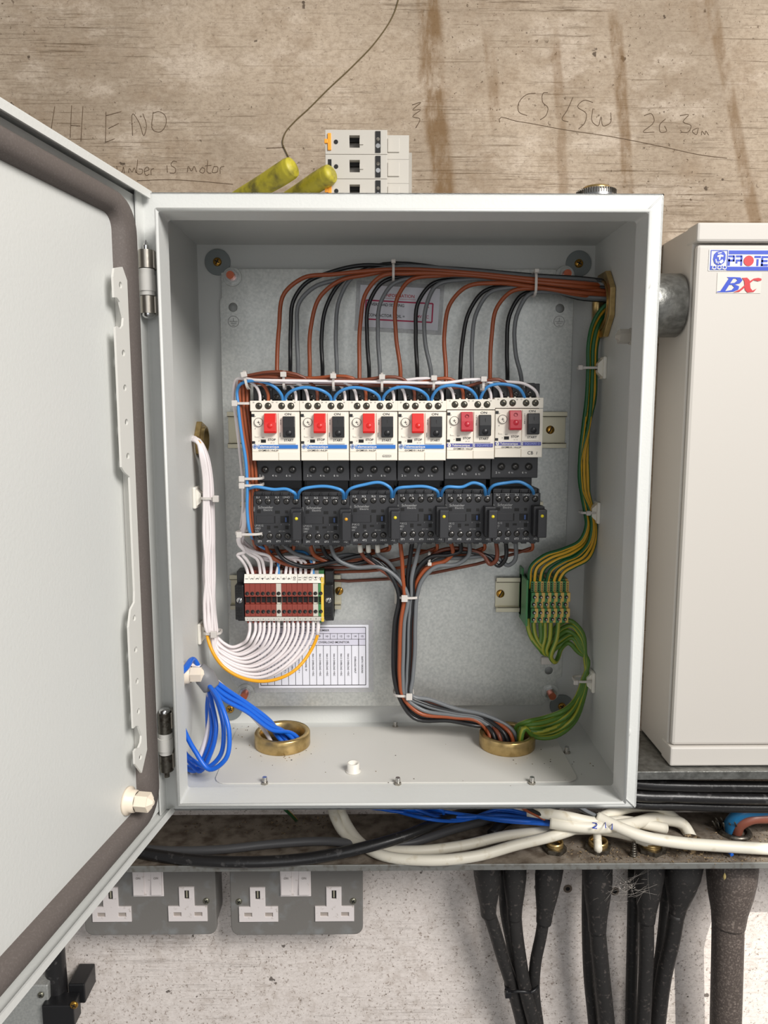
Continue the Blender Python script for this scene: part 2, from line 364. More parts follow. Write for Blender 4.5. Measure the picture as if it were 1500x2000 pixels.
# folded lip standing forward of the channel
def frame(bm, x, z, t, y0, y1, m, r=.004):
    bm.flat([rect(-x, -z, x, z, r), rect(-x+t, -z+t, x-t, z-t, max(r-t, .0005))], 'y', (y0+y1)/2, abs(y1-y0)/2, m)
frame(b, ax+.0006, az+.0006, .0016, -LH, .0008, paint)
b2 = MB()
pth = [(-ax, -az), (ax, -az), (ax, az), (-ax, az)]
for i in range(4):
    p, q = pth[i], pth[(i+1) % 4]; b.tube([(p[0], -LH, p[1]), (q[0], -LH, q[1])], .0013, paint, n=10, sub=1)
for p in pth: b.lathe((p[0], -LH-.0013, p[1]), (0, 1, 0), [(0, 0), (.0009, .0004), (.0013, .0013), (.0009, .0022), (0, .0026)], paint, n=10)
# raised corner mitres
for sx, sz in ((1, 1), (1, -1)):
    b.tube([(sx*HX-sx*.001, -.0004, sz*HZ-sz*.001), (sx*(ax+.001), -.0004, sz*(az+.001))], .0006, paint, n=6, sub=1)
ploc(b.build('enclosure_body', enc))
# dimple bumps on right channel
for (u, v) in ((1270, 556), (1231, 1430)):
    b = MB(); p = at(u, v, 0); b.lathe((p.x-.004, 0, p.z), (0, -1, 0), [(.0045, 0), (.004, .0015), (.002, .0022), (0, .001)], paint, n=20); ploc(b.build('stop_bump', enc))
# gland plate on the floor with seam line, screws
b = MB()
f0 = at(455, 1412, z=-HZ); 
gx0, gx1, gy0, gy1 = -.168, .163, at(750, 1540, z=-HZ).y+.006, at(700, 1424, z=-HZ).y
b.flat([rect(gx0, gy0, gx1, gy1, .012)]+[circ(p.x, p.y, .023) for p in RING], 'z', -HZ+.0021, .0006, paint_smooth, bevel=.0003)
gp = ploc(b.build('gland_plate', enc))
for (u, v) in ((517, 1530), (777, 1531), (1039, 1530), (772, 1420), (1107, 1470)):
    p = at(u, v, z=-HZ+.002); b = MB(); b.cyl((p.x, p.y, -HZ), (p.x, p.y, -HZ+.008), .0021, bright, n=12)
    b.cyl((p.x, p.y, -HZ+.0005), (p.x, p.y, -HZ+.0035), .0032, steel, n=6, sm=False)
    for k in range(3): b.lathe((p.x, p.y, -HZ+.004+k*.0013), (0, 0, 1), [(.0021, 0), (.0024, .0003), (.0021, .0006)], steel, n=12)
    ploc(b.build('stud', enc))
p = at(690, 1506, z=-HZ+.003); b = MB(); b.lathe((p.x, p.y, -HZ+.0027), (0, 0, 1), [(0, 0), (.0072, 0), (.0072, .0008), (.0056, .0014), (.0056, .0085), (.0046, .0085), (.0044, .004), (0, .004)], white_pl)
ploc(b.build('blanking_cap', enc))
# back panel fixings: large washers with screws, studs with nuts
def big_washer(u, v, r=.0128):
    p = at(u, v, YB); o = empty('fixing_washer', (p.x, YB, p.z), '', 'washer')
    return p
def screw_mesh(name, r, h, m, slot='cross', md=dark):
    b = MB(); b.lathe((0, 0, 0), (0, -1, 0), [(r, 0), (r, h*.5), (r*.8, h), (0, h)], m, n=18)
    if slot == 'cross':
        for a in (.5, .5+PI/2):
            R_ = Matrix.Rotation(a, 3, 'Y'); b.box(-r*.62, r*.62, -h-.0001, -h*.5, -r*.13, r*.13, md, R_)
    else:
        R_ = Matrix.Rotation(-1.1, 3, 'Y'); b.box(-r*.95, r*.95, -h-.0001, -h*.5, -r*.14, r*.14, md, R_)
    me = b.build(name); d = me.data; bpy.data.objects.remove(me); return d
SCR_GOLD = screw_mesh('gold_screw', .0042, .002, gold)
SCR_SLOT = screw_mesh('slot_screw', .0042, .0018, gold, 'slot')
SCR_TERM = screw_mesh('terminal_screw', .0026, .001, mat('terminal_steel', (112, 108, 96), .3, .9))
SCR_BLK = screw_mesh('black_terminal_screw', .0025, .001, mat('blackened_screw', (104, 102, 100), .28, .95))
SCR_SM = screw_mesh('end_stop_screw', .003, .001, bright, 'slot')
SCR_BOX = screw_mesh('socket_screw', .0034, .0016, mat('dull_screw', (150, 148, 132), .35, .9))
def inst(me, name, parent, loc):
    o = bpy.data.objects.new(name, me); C.objects.link(o); o.parent = parent; o.location = loc; return o
for (u, v, wd) in ((425, 512, 'upper left'), (1130, 515, 'upper right'), (450, 1384, 'lower left'), (1097, 1379, 'lower right')):
    p = at(u, v, YB-.001); o = empty('fixing_washer', (p.x, YB-.001, p.z), 'big grey washer with yellow screw, %s corner of the enclosure back' % wd, 'washer', 'wall fixing washers')
    b = MB(); b.flat([circ(0, 0, .0128, 36)], 'y', 0, .001, mat('washer_grey', (136, 142, 142), .45, .3), bevel=.0004); b.build('washer', o); inst(SCR_GOLD, 'screw', o, (0, -.001, 0))
# mounting plate
mp = [at(432, 700, YP), at(1117, 700, YP), at(700, 525, YP), at(700, 1379, YP)]
x0, x1, z1, z0 = mp[0].x, mp[1].x, mp[2].z, mp[3].z
holes = [circ(*(lambda p: (p.x, p.z))(at(u, v, YP)), .0042) for u, v in ((455, 600), (1094, 602), (1072, 1310))]
b = MB(); c_ = .02
out = [(x0+c_, z0), (x1-c_, z0), (x1-.006, z0+.014), (x1-.006, z0+.028), (x1, z0+.032), (x1, z1-.03), (x1-.002, z1-.028), (x1-.002, z1-.008), (x1-c_, z1), (x0+c_, z1), (x0+.002, z1-.004), (x0+.002, z1-.028), (x0, z1-.03), (x0, z0+.03), (x0+.008, z0+.02), (x0+.012, z0+.008)]
b.flat([out]+holes, 'y', YP+.001, .001, galv, bevel=.0004)
mplate = tag(b.build('mounting_plate'), 'galvanised steel mounting plate behind all the switchgear in the enclosure', 'mounting plate')
for (u, v) in ((456, 628), (1092, 628)):
    p = at(u, v, YP); b = MB(); y = YP-.0003; r = .0055; g_ = mat('etched_print', (150, 150, 148), .5)
    b.flat([circ(p.x, p.z, r, 32), circ(p.x, p.z, r-.0005, 32)], 'y', y, .0002, g_)
    b.box(p.x-.0003, p.x+.0003, y-.0002, y, p.z, p.z+.0035, g_)
    for k, w_ in enumerate((.004, .0026, .0012)): b.box(p.x-w_, p.x+w_, y-.0002, y, p.z-.0018*k-.0003, p.z-.0018*k+.0003, g_)
    b.build('earth_symbol', mplate)
for (u, v, wd) in ((454, 541, 'top left'), (1103, 538, 'top right'), (480, 1352, 'bottom left'), (1074, 1352, 'bottom right')):
    p = at(u, v, YP); o = empty('mounting_stud', (p.x, YP, p.z), 'threaded copper coloured stud with nut and washer at the %s of the mounting plate' % wd, 'stud', 'mounting plate studs')
    b = MB(); b.flat([circ(0, 0, .0092, 30)], 'y', -.0008, .0008, galv, bevel=.0003); b.build('washer', o)
    b = MB(); b.cyl((0, -.0016, 0), (0, -.007, 0), .0066, bright, n=6, sm=False, a0=.3); b.build('nut', o, bevel=.0005)
    b = MB(); b.cyl((0, 0, 0), (0, -.0125, 0), .0038, copper, n=18); b.build('stud', o, bevel=.0005)

# ------------------------------------------------------------------ door
OPEN = .161
hinge = Vector((-.2091, .0029, 0))
Rd = Matrix.Translation(hinge) @ Matrix((( -math.sin(OPEN), math.cos(OPEN), 0, 0), (-math.cos(OPEN), -math.sin(OPEN), 0, 0), (0, 0, 1, 0), (0, 0, 0, 1)))
# door local frame: X = out along the door from the hinge side, Y = towards the inside face, Z up
door = bpy.data.objects.new('enclosure_door', None); C.objects.link(door); door['part'] = 1; del door['part']
def dtf(v): return Rd @ Vector(v)
def dmb(name, fn, parent=None, bevel=0):
    b = MB(); fn(b); b.v = [Rd@a for a in b.v]
    return b.build(name, parent, bevel)
DW, DZ, DT = .4, .2500, .018; DH = .0112
bpy.data.objects.remove(door)
def f(b):
    b.flat([rect(0, -DZ, DW, DZ, .003)], 'y', -.0, .001, paint)
    b.box(.004, DW-.004, .0, .0085, -DZ+.004, DZ-.004, paint)
    for (p, q) in (((0, -DZ), (DW, -DZ)), ((DW, -DZ), (DW, DZ)), ((DW, DZ), (0, DZ)), ((0, DZ), (0, -DZ))):
        b.box(min(p[0], q[0])-.0008, max(p[0], q[0])+.0008, -.001, DT if p[0]+q[0] > 0 else DH, min(p[1], q[1])-.0008, max(p[1], q[1])+.0008, paint)
    # folded-in return
    b.flat([[(.003, -DZ), (DW, -DZ), (DW, DZ), (.003, DZ), (.0035, DZ-.0055), (DW-.0055, DZ-.0055), (DW-.0055, -DZ+.0055), (.0035, -DZ+.0055)]], 'y', DT, .0007, paint)
    b.box(.0006, .012, DH-.0012, DH, -DZ+.0015, DZ-.0015, paint)
door = dmb('enclosure_door', f, None)
# make the local frame mirror-safe: normals are recalculated through bmesh
import bmesh
def renorm(o):
    bm = bmesh.new(); bm.from_mesh(o.data); bmesh.ops.recalc_face_normals(bm, faces=bm.faces); bm.to_mesh(o.data); bm.free()
renorm(door)
door.parent = enc; ploc(door)
def dpart(name, fn, bevel=0):
    o = dmb(name, fn, door, bevel); renorm(o); return o
GO, GI = .0115, .0275      # gasket outer / inner distance from the door edge
def f(b):
    prof = [(GO, .008), (GO+.0006, .0150), (GO+.0028, .0172), (GI-.006, .0172), (GI-.002, .0145), (GI, .008)]
    gx = .0110
    loops = []
    for d, h in prof:
        r = max(.026-(d-GO), .006); L = rect(d+gx+(.0085 if d > .02 else 0), -DZ+d, DW-d-gx, DZ-d, r, 8); loops.append([Vector((a[0], h, a[1])) for a in L])
    n = len(loops[0]); vs = [v for L in loops for v in L]
    b.add(vs, [(k*n+i, k*n+(i+1) % n, (k+1)*n+(i+1) % n, (k+1)*n+i) for k in range(len(prof)-1) for i in range(n)], gasket_m, True)
dpart('gasket', f)
# perforated fixing rail on the door
def f(b):
    xa, xb = .0460, .0660
    zt, zb = at(232, 522, y=dtf((.05, .02, 0)).y).z, at(268, 1503, y=dtf((.05, .02, 0)).y).z
    zm1, zm2 = lerp(zt, zb, .385), lerp(zt, zb, .655)
    xn = .0545
    pts = [(xa, zt-.008), (xa+.006, zt), (xb-.002, zt-.003), (xb, zt-.009)]
    # outer (far from hinge) side is +x; narrow waist there
    def bite(zc, r=.009):
        return [(xb, zc+r), (xb-.004, zc+r*1.05), (xb-.008, zc+r*.8), (xb-.0105, zc+r*.1), (xb-.0125, zc-r*.4), (xb-.011, zc-r), (xb-.007, zc-r*1.3), (xb-.003, zc-r*1.15), (xb, zc-r*1.25)]
    pts += bite(lerp(zt, zb, .085))
    pts += [(xb, zm1+.004), (xb-.004, zm1), (xn, zm1-.004), (xn, zm2+.012), (xn+.001, zm2+.004), (xb-.004, zm2), (xb, zm2-.012)]
    pts += bite(lerp(zt, zb, .915), .008)
    pts += [(xb, zb+.012), (xb-.010, zb), (xa, zb+.014)]
    hs = []
    for t in (.035, .16, .225, .29, .355): hs.append(circ((xa+xb)/2, lerp(zt, zb, t), .0024, 14))
    for t in (.675, .74, .805, .868, .965): hs.append(circ((xa+xb)/2+.001, lerp(zt, zb, t), .0024, 14))
    b.flat([pts]+hs, 'y', 0, .0008, paint_smooth)
    # shift onto its stand-off height (local Y flips sign in flat)
    for v in b.v: v.y = .0175+v.y
    b.box(xa-.0008, xa+.0008, .008, .0180, zb+.014, zt-.008, paint_smooth)
dpart('fixing_rail', f)
def plug(b, base, d, m, k=1.):
    base = Vector(base); d = Vector(d)
    b.lathe(base, d, [(0, 0), (.0112*k, 0), (.0112*k, .0022*k), (.0088*k, .0035*k), (.0088*k, .007*k), (.0078*k, .0075*k), (.0078*k, .0085*k)], m)
    b.cyl(base+d*.0085*k, base+d*.019*k, .0078*k, m, n=6, sm=False); b.cyl(base+d*.019*k, base+d*.0225*k, .0068*k, m, r2=.002*k, n=6, sm=False)
pd = at(244, 1562, y=dtf((.062, 0, 0)).y)
def f(b): plug(b, (.062, .0085, pd.z), (0, 1, 0), ivory, .95)
dpart('hexagonal_plug', f, )
# hinges
for (va, vb, nm, flip) in ((482, 622, 'upper', 0), (1385, 1508, 'lower', 1)):
    xh = -HX-.0005; yh = -.0105
    pA = at(288, va, yh).z if not flip else at(322, va, yh).z; pB = at(288, vb, yh).z if not flip else at(322, vb, yh).z
    L = pA-pB; xh = at(288 if not flip else 324, (va+vb)/2, yh).x-.0002; o = empty('hinge', (xh, yh, (pA+pB)/2), '', 'hinge')
    for k in ('label', 'category'): del o[k]
    o.name = 'hinge'; o.parent = enc; o.matrix_parent_inverse = Matrix.Translation(-enc.location)
    def seg(t0, t1, r, m, name, n=20):
        b = MB(); b.cyl((0, 0, L/2-L*t1), (0, 0, L/2-L*t0), r, m, n=n); return b.build(name, o, bevel=.0005)
    if not flip:
        seg(.05, .30, .0058, steel, 'steel_knuckle'); seg(.31, .40, .0056, paint_smooth, 'painted_knuckle'); seg(.395, .62, .0062, paint_smooth, 'painted_sleeve'); seg(.615, .68, .0055, paint_smooth, 'painted_collar'); seg(.69, .93, .0056, steel, 'steel_knuckle')
        b = MB(); b.cyl((0, 0, L/2-L*.06), (0, 0, L/2+.001), .0024, bright); b.cyl((0, 0, L/2+.001), (0, 0, L/2+.005), .0024, bright, r2=.0004); b.lathe((0, 0, -L/2+L*.07), (0, 0, -1), [(.0045, 0), (.0045, .002), (.003, .0035), (0, .004)], bright); b.build('hinge_pin', o)
    else:
        seg(.05, .36, .0056, darkst, 'steel_knuckle'); seg(.37, .45, .0056, paint_smooth, 'painted_knuckle'); seg(.445, .64, .0062, paint_smooth, 'painted_sleeve'); seg(.635, .70, .0055, paint_smooth, 'painted_collar'); seg(.71, .97, .0056, darkst, 'steel_knuckle')
        b = MB(); b.lathe((0, 0, L/2-L*.05), (0, 0, 1), [(.0045, 0), (.0045, .002), (.003, .0035), (0, .004)], bright); b.cyl((0, 0, -L/2-.004), (0, 0, -L/2+.004), .0022, darkst); b.build('hinge_pin', o)
    for za_, zb_ in ((-.43, -.19), (.20, .45)): b = MB(); b.box(.002, .0065, -.0015, .0095, L*za_, L*zb_, steel); b.build('hinge_leaf', o, bevel=.0004)

# ------------------------------------------------------------------ glands and conduit
def nut(b, c, ax, ro, ri, t, m, n=6, a0=0):
    """flat hexagonal ring around axis ax ('x' or 'z')"""
    if ax == 'x': b.flat([circ(c.y, c.z, ro, n, a0), circ(c.y, c.z, ri, 32)], 'x', c.x, t/2, m, bevel=.0006)
    else: b.flat([circ(c.x, c.y, ro, n, a0), circ(c.x, c.y, ri, 32)], 'z', c.z, t/2, m, bevel=.0006)
# right hand gland + galvanised conduit
o = empty('conduit_nipple', (HX, gl_r.y, gl_r.z), 'short fat galvanised conduit with brass locknut joining the enclosure to the right-hand cabinet', 'conduit')
b = MB(); c = Vector((-.0045, 0, 0)); nut(b, c, 'x', .0325, .024, .005, brass, 8, PI/8); b.build('brass_locknut', o)
b = MB(); b.lathe((-.008, 0, 0), (1, 0, 0), [(.0235, 0), (.0235, .012), (.0215, .012), (.0215, 0), (.0235, 0)], brass, n=36); b.build('brass_bush', o)
CX0 = .266
b = MB(); b.lathe((.0002, 0, 0), (1, 0, 0), [(.024, 0), (.0295, 0), (.0295, CX0-HX-.0006), (.024, CX0-HX-.0006), (.024, 0)], galvpipe, n=48); b.build('conduit_tube', o)
# left gland
o = empty('brass_gland', (-HX, gl_l.y, gl_l.z), 'brass hexagonal gland nut on the left inside wall of the enclosure with white wires entering', 'cable gland')
b = MB(); nut(b, Vector((.0045, 0, 0)), 'x', .0185, .0135, .0055, brass, 6, PI/6+.3); b.build('locknut', o)
b = MB(); b.lathe((-.022, 0, 0), (1, 0, 0), [(.0132, 0), (.0132, .032), (.0112, .032), (.0112, 0), (.0132, 0)], brass, n=30); b.build('threaded_tube', o)
b = MB(); b.cyl((-.022, 0, 0), (-.021, 0, 0), .0132, dark); b.build('gland_end', o)
for p, wd in zip(RING, ('an open brass ring gland on the enclosure floor with blue wires dropping into it', 'a brass ring gland on the enclosure floor filled by the power wire bundle')):
    o = empty('floor_gland', (p.x, p.y, -HZ), wd[wd.index(' ')+1:], 'cable gland')
    b = MB(); b.lathe((0, 0, .0027), (0, 0, 1), [(.0222, 0), (.0275, 0), (.0278, .0008), (.0278, .0125), (.0268, .0138), (.0235, .0138), (.0222, .0125), (.0222, 0)], brass, n=56); b.build('brass_ring', o)
    b = MB(); b.lathe((0, 0, -.030), (0, 0, 1), [(.0221, .0325), (.0221, 0), (0, 0)], mat('gland_bore', (120, 100, 66), .4, .7), n=40)
    for k in range(5): b.lathe((0, 0, -.026+k*.005), (0, 0, 1), [(.0221, 0), (.021, .001), (.0221, .002)], brass, n=40)
    b.build('threaded_bore', o)
# left wall plug; right wall reflection modelled as a translucent plug
p = at(356, 1317, x=-HX+.0015); o = MB(); plug(o, (p.x, p.y, p.z), (1, 0, 0), ivory, .95)
tag(o.build('hexagonal_plug'), 'ivory hexagonal plug on the left inside wall above the blue coil', 'plug')
p = at(1243, 657, x=HX-.0015); o = MB(); plug(o, (p.x, p.y, p.z), (-1, 0, 0), mat('plug_reflection', (205, 198, 186), .3, alpha=.55), .8)
tag(o.build('hexagonal_plug'), 'translucent plug-shaped reflection on the right inside wall below the conduit entry', 'plug')
# adhesive tie mounts
def tie_mount(u, v, side, label):
    s = 1 if side == 'r' else -1
    p = at(u, v, x=s*(HX-.0015)); b = MB(); o = empty('tie_mount', (s*(HX-.0015), p.y, p.z), label, 'tie mount')
    b.box(-s*.0035 if s > 0 else 0, 0 if s > 0 else .0035, -.010, .010, -.0105, .0105, white_pl); b.build('pad', o, bevel=.0012)
    b = MB(); L = [(-.0075, 0), (.0075, 0), (.004, .0068), (-.004, .0068)]
    vs = [Vector((-s*(.003+h), y_*.9, z)) for z in (-.0001,) for y_, h in ()]
    b.flat([[(s_*1, 0) for s_ in ()] or [(-.003*s, -.0085), (-.0078*s, -.004), (-.0078*s, .004), (-.003*s, .0085)]], 'y', 0, .0065, white_pl); b.build('saddle', o, bevel=.0006)
    b = MB(); b.box(-.0079*s-.0002, -.0079*s+.0002, -.0045, .0045, -.0018, .0018, dark); b.build('slot', o)
    return o
tie_mount(1180, 719, 'r', 'white adhesive tie mount on the right inside wall, uppermost of the three')
tie_mount(1168, 1000, 'r', 'white adhesive tie mount on the right inside wall, middle of the three')
tie_mount(1158, 1328, 'r', 'white adhesive tie mount on the right inside wall, lowest of the three')
tie_mount(380, 971, 'l', 'white adhesive tie mount on the left inside wall beside the upper white bundle')
tie_mount(390, 1234, 'l', 'white adhesive tie mount on the left inside wall beside the lower white bundle')

# ------------------------------------------------------------------ DIN rails
def din(u0, u1, v0, v1, label, screws=(), group='DIN rails'):
    yr = YP-.0075; a = at(u0, (v0+v1)/2, yr); c = at(u1, (v0+v1)/2, yr); zc = a.z; xl, xr = a.x, c.x
    o = empty('din_rail', ((xl+xr)/2, YP, zc), label, 'DIN rail', group); h = (xr-xl)/2
    b = MB(); P = [(-.0175, -.0075), (-.0135, -.0075), (-.0135, -.0012), (.0135, -.0012), (.0135, -.0075), (.0175, -.0075)]
    t = .0011
    for (z0_, y0_), (z1_, y1_) in zip(P[:-1], P[1:]):
        b.box(-h, h, min(y0_, y1_)-(t/2), max(y0_, y1_)+t/2, min(z0_, z1_)-t/2, max(z0_, z1_)+t/2, rail_m)
    b.build('rail', o, bevel=.0003)
    for u in screws:
        s = at(u, (v0+v1)/2, yr); inst(SCR_SLOT, 'screw', o, (s.x-o.location.x, -.0018, 0))
    return o
din(444, 1107, 808, 872, 'long DIN rail running behind the row of motor starters', (1077,), None)
din(470, 1060, 985, 1045, 'DIN rail hidden behind the row of black contactors', (), None)
din(449, 666, 1126, 1188, 'DIN rail carrying the brown numbered terminals', (662,), None)
din(969, 1100, 1131, 1193, 'short DIN rail carrying the green and yellow earth terminals', (979,), None)

# ------------------------------------------------------------------ motor starters (six)
U = .06286e-3
def X(zx): return (zx-435)*U
def Z(zy): return (757-zy)*U
GU = [537.5, 633.5, 728.5, 823.5, 918.5, 1012.5]; GV = [841, 841, 841, 841, 838, 835]
YG = .098
PLACE = ['leftmost', 'second from the left', 'third from the left', 'fourth from the left', 'fifth from the left', 'rightmost']
for i in range(6):
    p = at(GU[i], GV[i], YG); new = i >= 4
    nick = ['blue band, at the far left of the row', 'blue band, second from the left', 'code stamped on its bottom label', 'blue band, right beside the purple-banded pair', 'purple band and blank bottom label', 'purple band and CB handwritten on it'][i]
    o = empty('motor_starter', (p.x, YG, p.z), 'cream motor breaker, '+nick, 'motor circuit breaker', 'motor circuit breakers in the upper row')
    # rear body
    b = MB(); b.box(-.0218, .0222, .016, .0600, -.0480, .0405, charcoal); b.box(-.0205, .0205, .034, .0600, -.062, -.047, charcoal); b.box(-.0205, .0205, .030, .0600, .040, .0415, charcoal)
    for xx in (-.0125, .0005, .0135):
        b.box(xx-.0045, xx+.0045, .0150, .0162, .028, .0385, black)
    b.build('rear_body', o, bevel=.0006)
    # front face
    b = MB(); b.box(X(92), X(792), 0, .0162, Z(1195), Z(485), cream); b.box(X(95), X(470), -.0006, .001, Z(1065), Z(495), cream); b.box(X(485), X(740), -.0012, .001, Z(950), Z(500), cream)
    b.box(X(95), X(476), -.0009, .001, Z(1192), Z(1070), cream); b.box(X(482), X(788), -.0009, .001, Z(1190), Z(1070), cream)
    b.box(X(94), X(140), -.0009, .001, Z(560), Z(515), black); b.box(X(94), X(140), -.0009, .001, Z(950), Z(910), black)
    b.build('front_cover', o, bevel=.0003)
    # contact strip
    b = MB(); b.box(X(78), X(792), -.0008, .0150, Z(475), Z(325), cream)
    for zx in (280, 380, 605, 705): b.box(X(zx)-.0008, X(zx)+.0008, .001, .004, Z(325), Z(310), cream)
    sb = b.build('auxiliary_contact_block', o, bevel=.0004)
    for zx in (205, 340, 537, 672):
        b = MB(); b.lathe((X(zx), -.0010, Z(400)), (0, 1, 0), [(.0031, 0), (.0026, 0), (0, .0002)], dark, n=20); w_ = b.build('screw_well', sb)
        inst(SCR_TERM, 'terminal_screw', sb, (X(zx), -.0011, Z(400)))
    for zx in (275, 485, 690):
        zx2 = -.0125+.013*((zx-275)/207)
        b = MB(); b.lathe((zx2, .0158, Z(1350)), (0, 1, 0), [(.0038, 0), (.0034, 0), (0, .0001)], dark, n=20); b.build('screw_well', o)
        inst(SCR_BLK, 'terminal_screw', o, (zx2, .0157, Z(1350)))
        b = MB(); b.lathe((zx2-.001, .0158, .031), (0, 1, 0), [(.0034, 0), (.003, 0), (0, .0001)], dark, n=20); b.build('screw_well', o)
        inst(SCR_BLK, 'terminal_screw', o, (zx2-.001, .0149, .031))
    # dial
    b = MB(); b.cyl((X(198), -.0006, Z(635)), (X(198), -.0018, Z(635)), .0040, cream, n=28); b.flat([circ(X(198), Z(635), .0041, 28), circ(X(198), Z(635), .0037, 28)], 'y', -.0019, .0001, print_d)
    b.box(X(178), X(218), -.0020, -.0017, Z(640), Z(632), print_d); b.box(X(194), X(202), -.0020, -.0017, Z(655), Z(615), print_d); b.box(X(208), X(220), -.0020, -.0017, Z(672), Z(655), print_d)
    b.build('setting_dial', o)
    # buttons: red has a stepped lower lip
    rm = crimson if new else red
    b = MB(); x0_, x1_ = X(288), X(462)
    prof = [(Z(508), -.0006), (Z(508), -.0050), (Z(640), -.0078), (Z(762), -.0085), (Z(792), -.0078), (Z(792), -.0006)]
    vs = [Vector((xx, yy, zz)) for xx in (x0_, x1_) for zz, yy in prof]; n = len(prof)
    b.add(vs, [tuple(range(n)), tuple(range(2*n-1, n-1, -1))]+[(k, n+k, n+(k+1) % n, (k+1) % n) for k in range(n)], rm)
    rb = b.build('stop_button', o, bevel=.0005); renorm(rb)
    b = MB(); b.lathe((X(375), -.0074, Z(690)), (0, -1, 0), [(.0034, -.001), (.0030, .0004), (.0018, .0011), (0, .0014)], rm, n=18)
    if new: b.flat([circ(X(375), Z(570), .0018, 20), circ(X(375), Z(570), .0014, 20)], 'y', -.0067, .0002, mat('dark_red', (120, 20, 34), .5))
    b.build('finger_boss', rb)
    b = MB(); x0_, x1_ = X(555), X(730); prof = [(Z(550), -.0008), (Z(550), -.0048), (Z(700), -.0062), (Z(850), -.0054), (Z(860), -.0008)]
    vs = [Vector((xx, yy, zz)) for xx in (x0_, x1_) for zz, yy in prof]; n = len(prof)
    b.add(vs, [tuple(range(n)), tuple(range(2*n-1, n-1, -1))]+[(k, n+k, n+(k+1) % n, (k+1) % n) for k in range(n)], black)
    bb = b.build('start_button', o, bevel=.0005); renorm(bb)
    b = MB(); b.lathe((X(640), -.0052, Z(790)), (0, -1, 0), [(.0034, -.001), (.0030, .0004), (.0018, .0011), (0, .0014)], black, n=18); b.box(X(644), X(648), -.0061, -.0050, Z(650), Z(600), print_d); b.build('finger_boss', bb)
    b = MB(); b.box(X(145), X(200), -.0014, 0, Z(850), Z(828), cream); b.box(X(226), X(298), -.0010, 0, Z(932), Z(886), dark); b.build('test_slot', o, bevel=.0001)
    # band and printing
    b = MB(); yb = -.0008
    if not new:
        b.box(X(175), X(765), yb, 0, Z(1020), Z(965), blue_band); b.text('Telemecanique', X(332), Z(992), .0022, yb-.0001, white_pl, sx=1.02)
        b.flat([circ(X(135), Z(990), .0020, 20), circ(X(135), Z(990), .0016, 20)], 'y', yb, .0001, blue_band); b.flat([circ(X(135), Z(990), .0010, 12), circ(X(135), Z(990), .0006, 12)], 'y', yb, .0001, blue_band)
        b.box(X(105), X(165), yb-.0001, yb, Z(992), Z(988), blue_band); b.box(X(133), X(137), yb-.0001, yb, Z(1020), Z(960), blue_band)
    else:
        b.box(X(92), X(770), yb, 0, Z(1020), Z(968), purple_band); b.text('Telemecanique', X(300), Z(994), .0020, yb-.0001, white_pl, sx=.95); b.text('SQUARE D', X(645), Z(994), .0019, yb-.0001, lblue, sx=1.1)
        b.box(X(470), X(505), yb-.0001, yb, Z(1015), Z(973), stick_w); b.text('D', X(487), Z(994), .0018, yb-.0003, purple_band); b.flat([circ(X(130), Z(994), .0016, 18)], 'y', yb-.0001, .0001, stick_w); b.text('+', X(130), Z(994), .0015, yb-.0004, purple_band)
    b.build('maker_band', o)
    b = MB(); yt = -.0011
    b.text('GV2ME10 / 4-6.3A', X(335), Z(1045), .0016, yt, print_d, sx=1.05); b.text('STOP', X(385), Z(890), .0020, yt, print_d, sx=1.05); b.text('START', X(634), Z(900), .0020, yt-.0004, print_d, sx=1.05); b.text('ON', X(628), Z(520), .0020, yt-.0004, print_d, sx=1.4)
    b.text('TEST', X(258), Z(858), .0009, yt, print_d); b.text('6.3', X(142), Z(552), .0010, yt, print_d); b.text('4', X(146), Z(730), .0011, yt, print_d)
    b.text('O  1 2', X(395), Z(935), .0009, yt, print_d); b.text('<', X(200), Z(908), .0013, yt, print_d)
    b.text('1029 A0 1' if not new else 'EKM AU 3 3K 4', X(520), Z(630), .0010, yt-.0004, print_d, rot=PI/2); b.text('P00F45', X(510), Z(820), .0010, yt-.0004, print_d, rot=PI/2) if not new else None
    la = ('21', '22', '13', '14') if new else ('23', '24', '13', '14')
    for t_, zx in zip(la, (130, 405, 465, 725)): b.text(t_, X(zx), Z(350), .0011, -.0010, print_d)
    b.text('~', X(262), Z(448), .0014, -.0010, print_d); b.text('~', X(600), Z(448), .0014, -.0010, print_d)
    if i == 2: q = MB(); q.text('G22221', X(640), Z(1130), .0021, -.0011, print_d, sx=.9); q.build('stamped_code', o)
    if i == 5: q = MB(); q.text('CB', X(615), Z(1130), .0030, -.0011, black); q.text('1', X(710), Z(1132), .0026, -.0011, black, rot=-.15); q.build('handwritten_code', o)
    for t_, xx in (('2', -.0172), ('4', -.0050), ('6', .0080)):
        b.text(t_, xx, Z(1440), .0019, .0156, print_w); b.text('T'+str(int(t_)//2), xx+.0028, Z(1443), .0013, .0156, print_w)
    for t_, xx in (('1', -.0185), ('3', -.0055), ('5', .0075)): b.text(t_, xx, .0375, .0016, .0156, print_w)
    b.build('printed_markings', o)

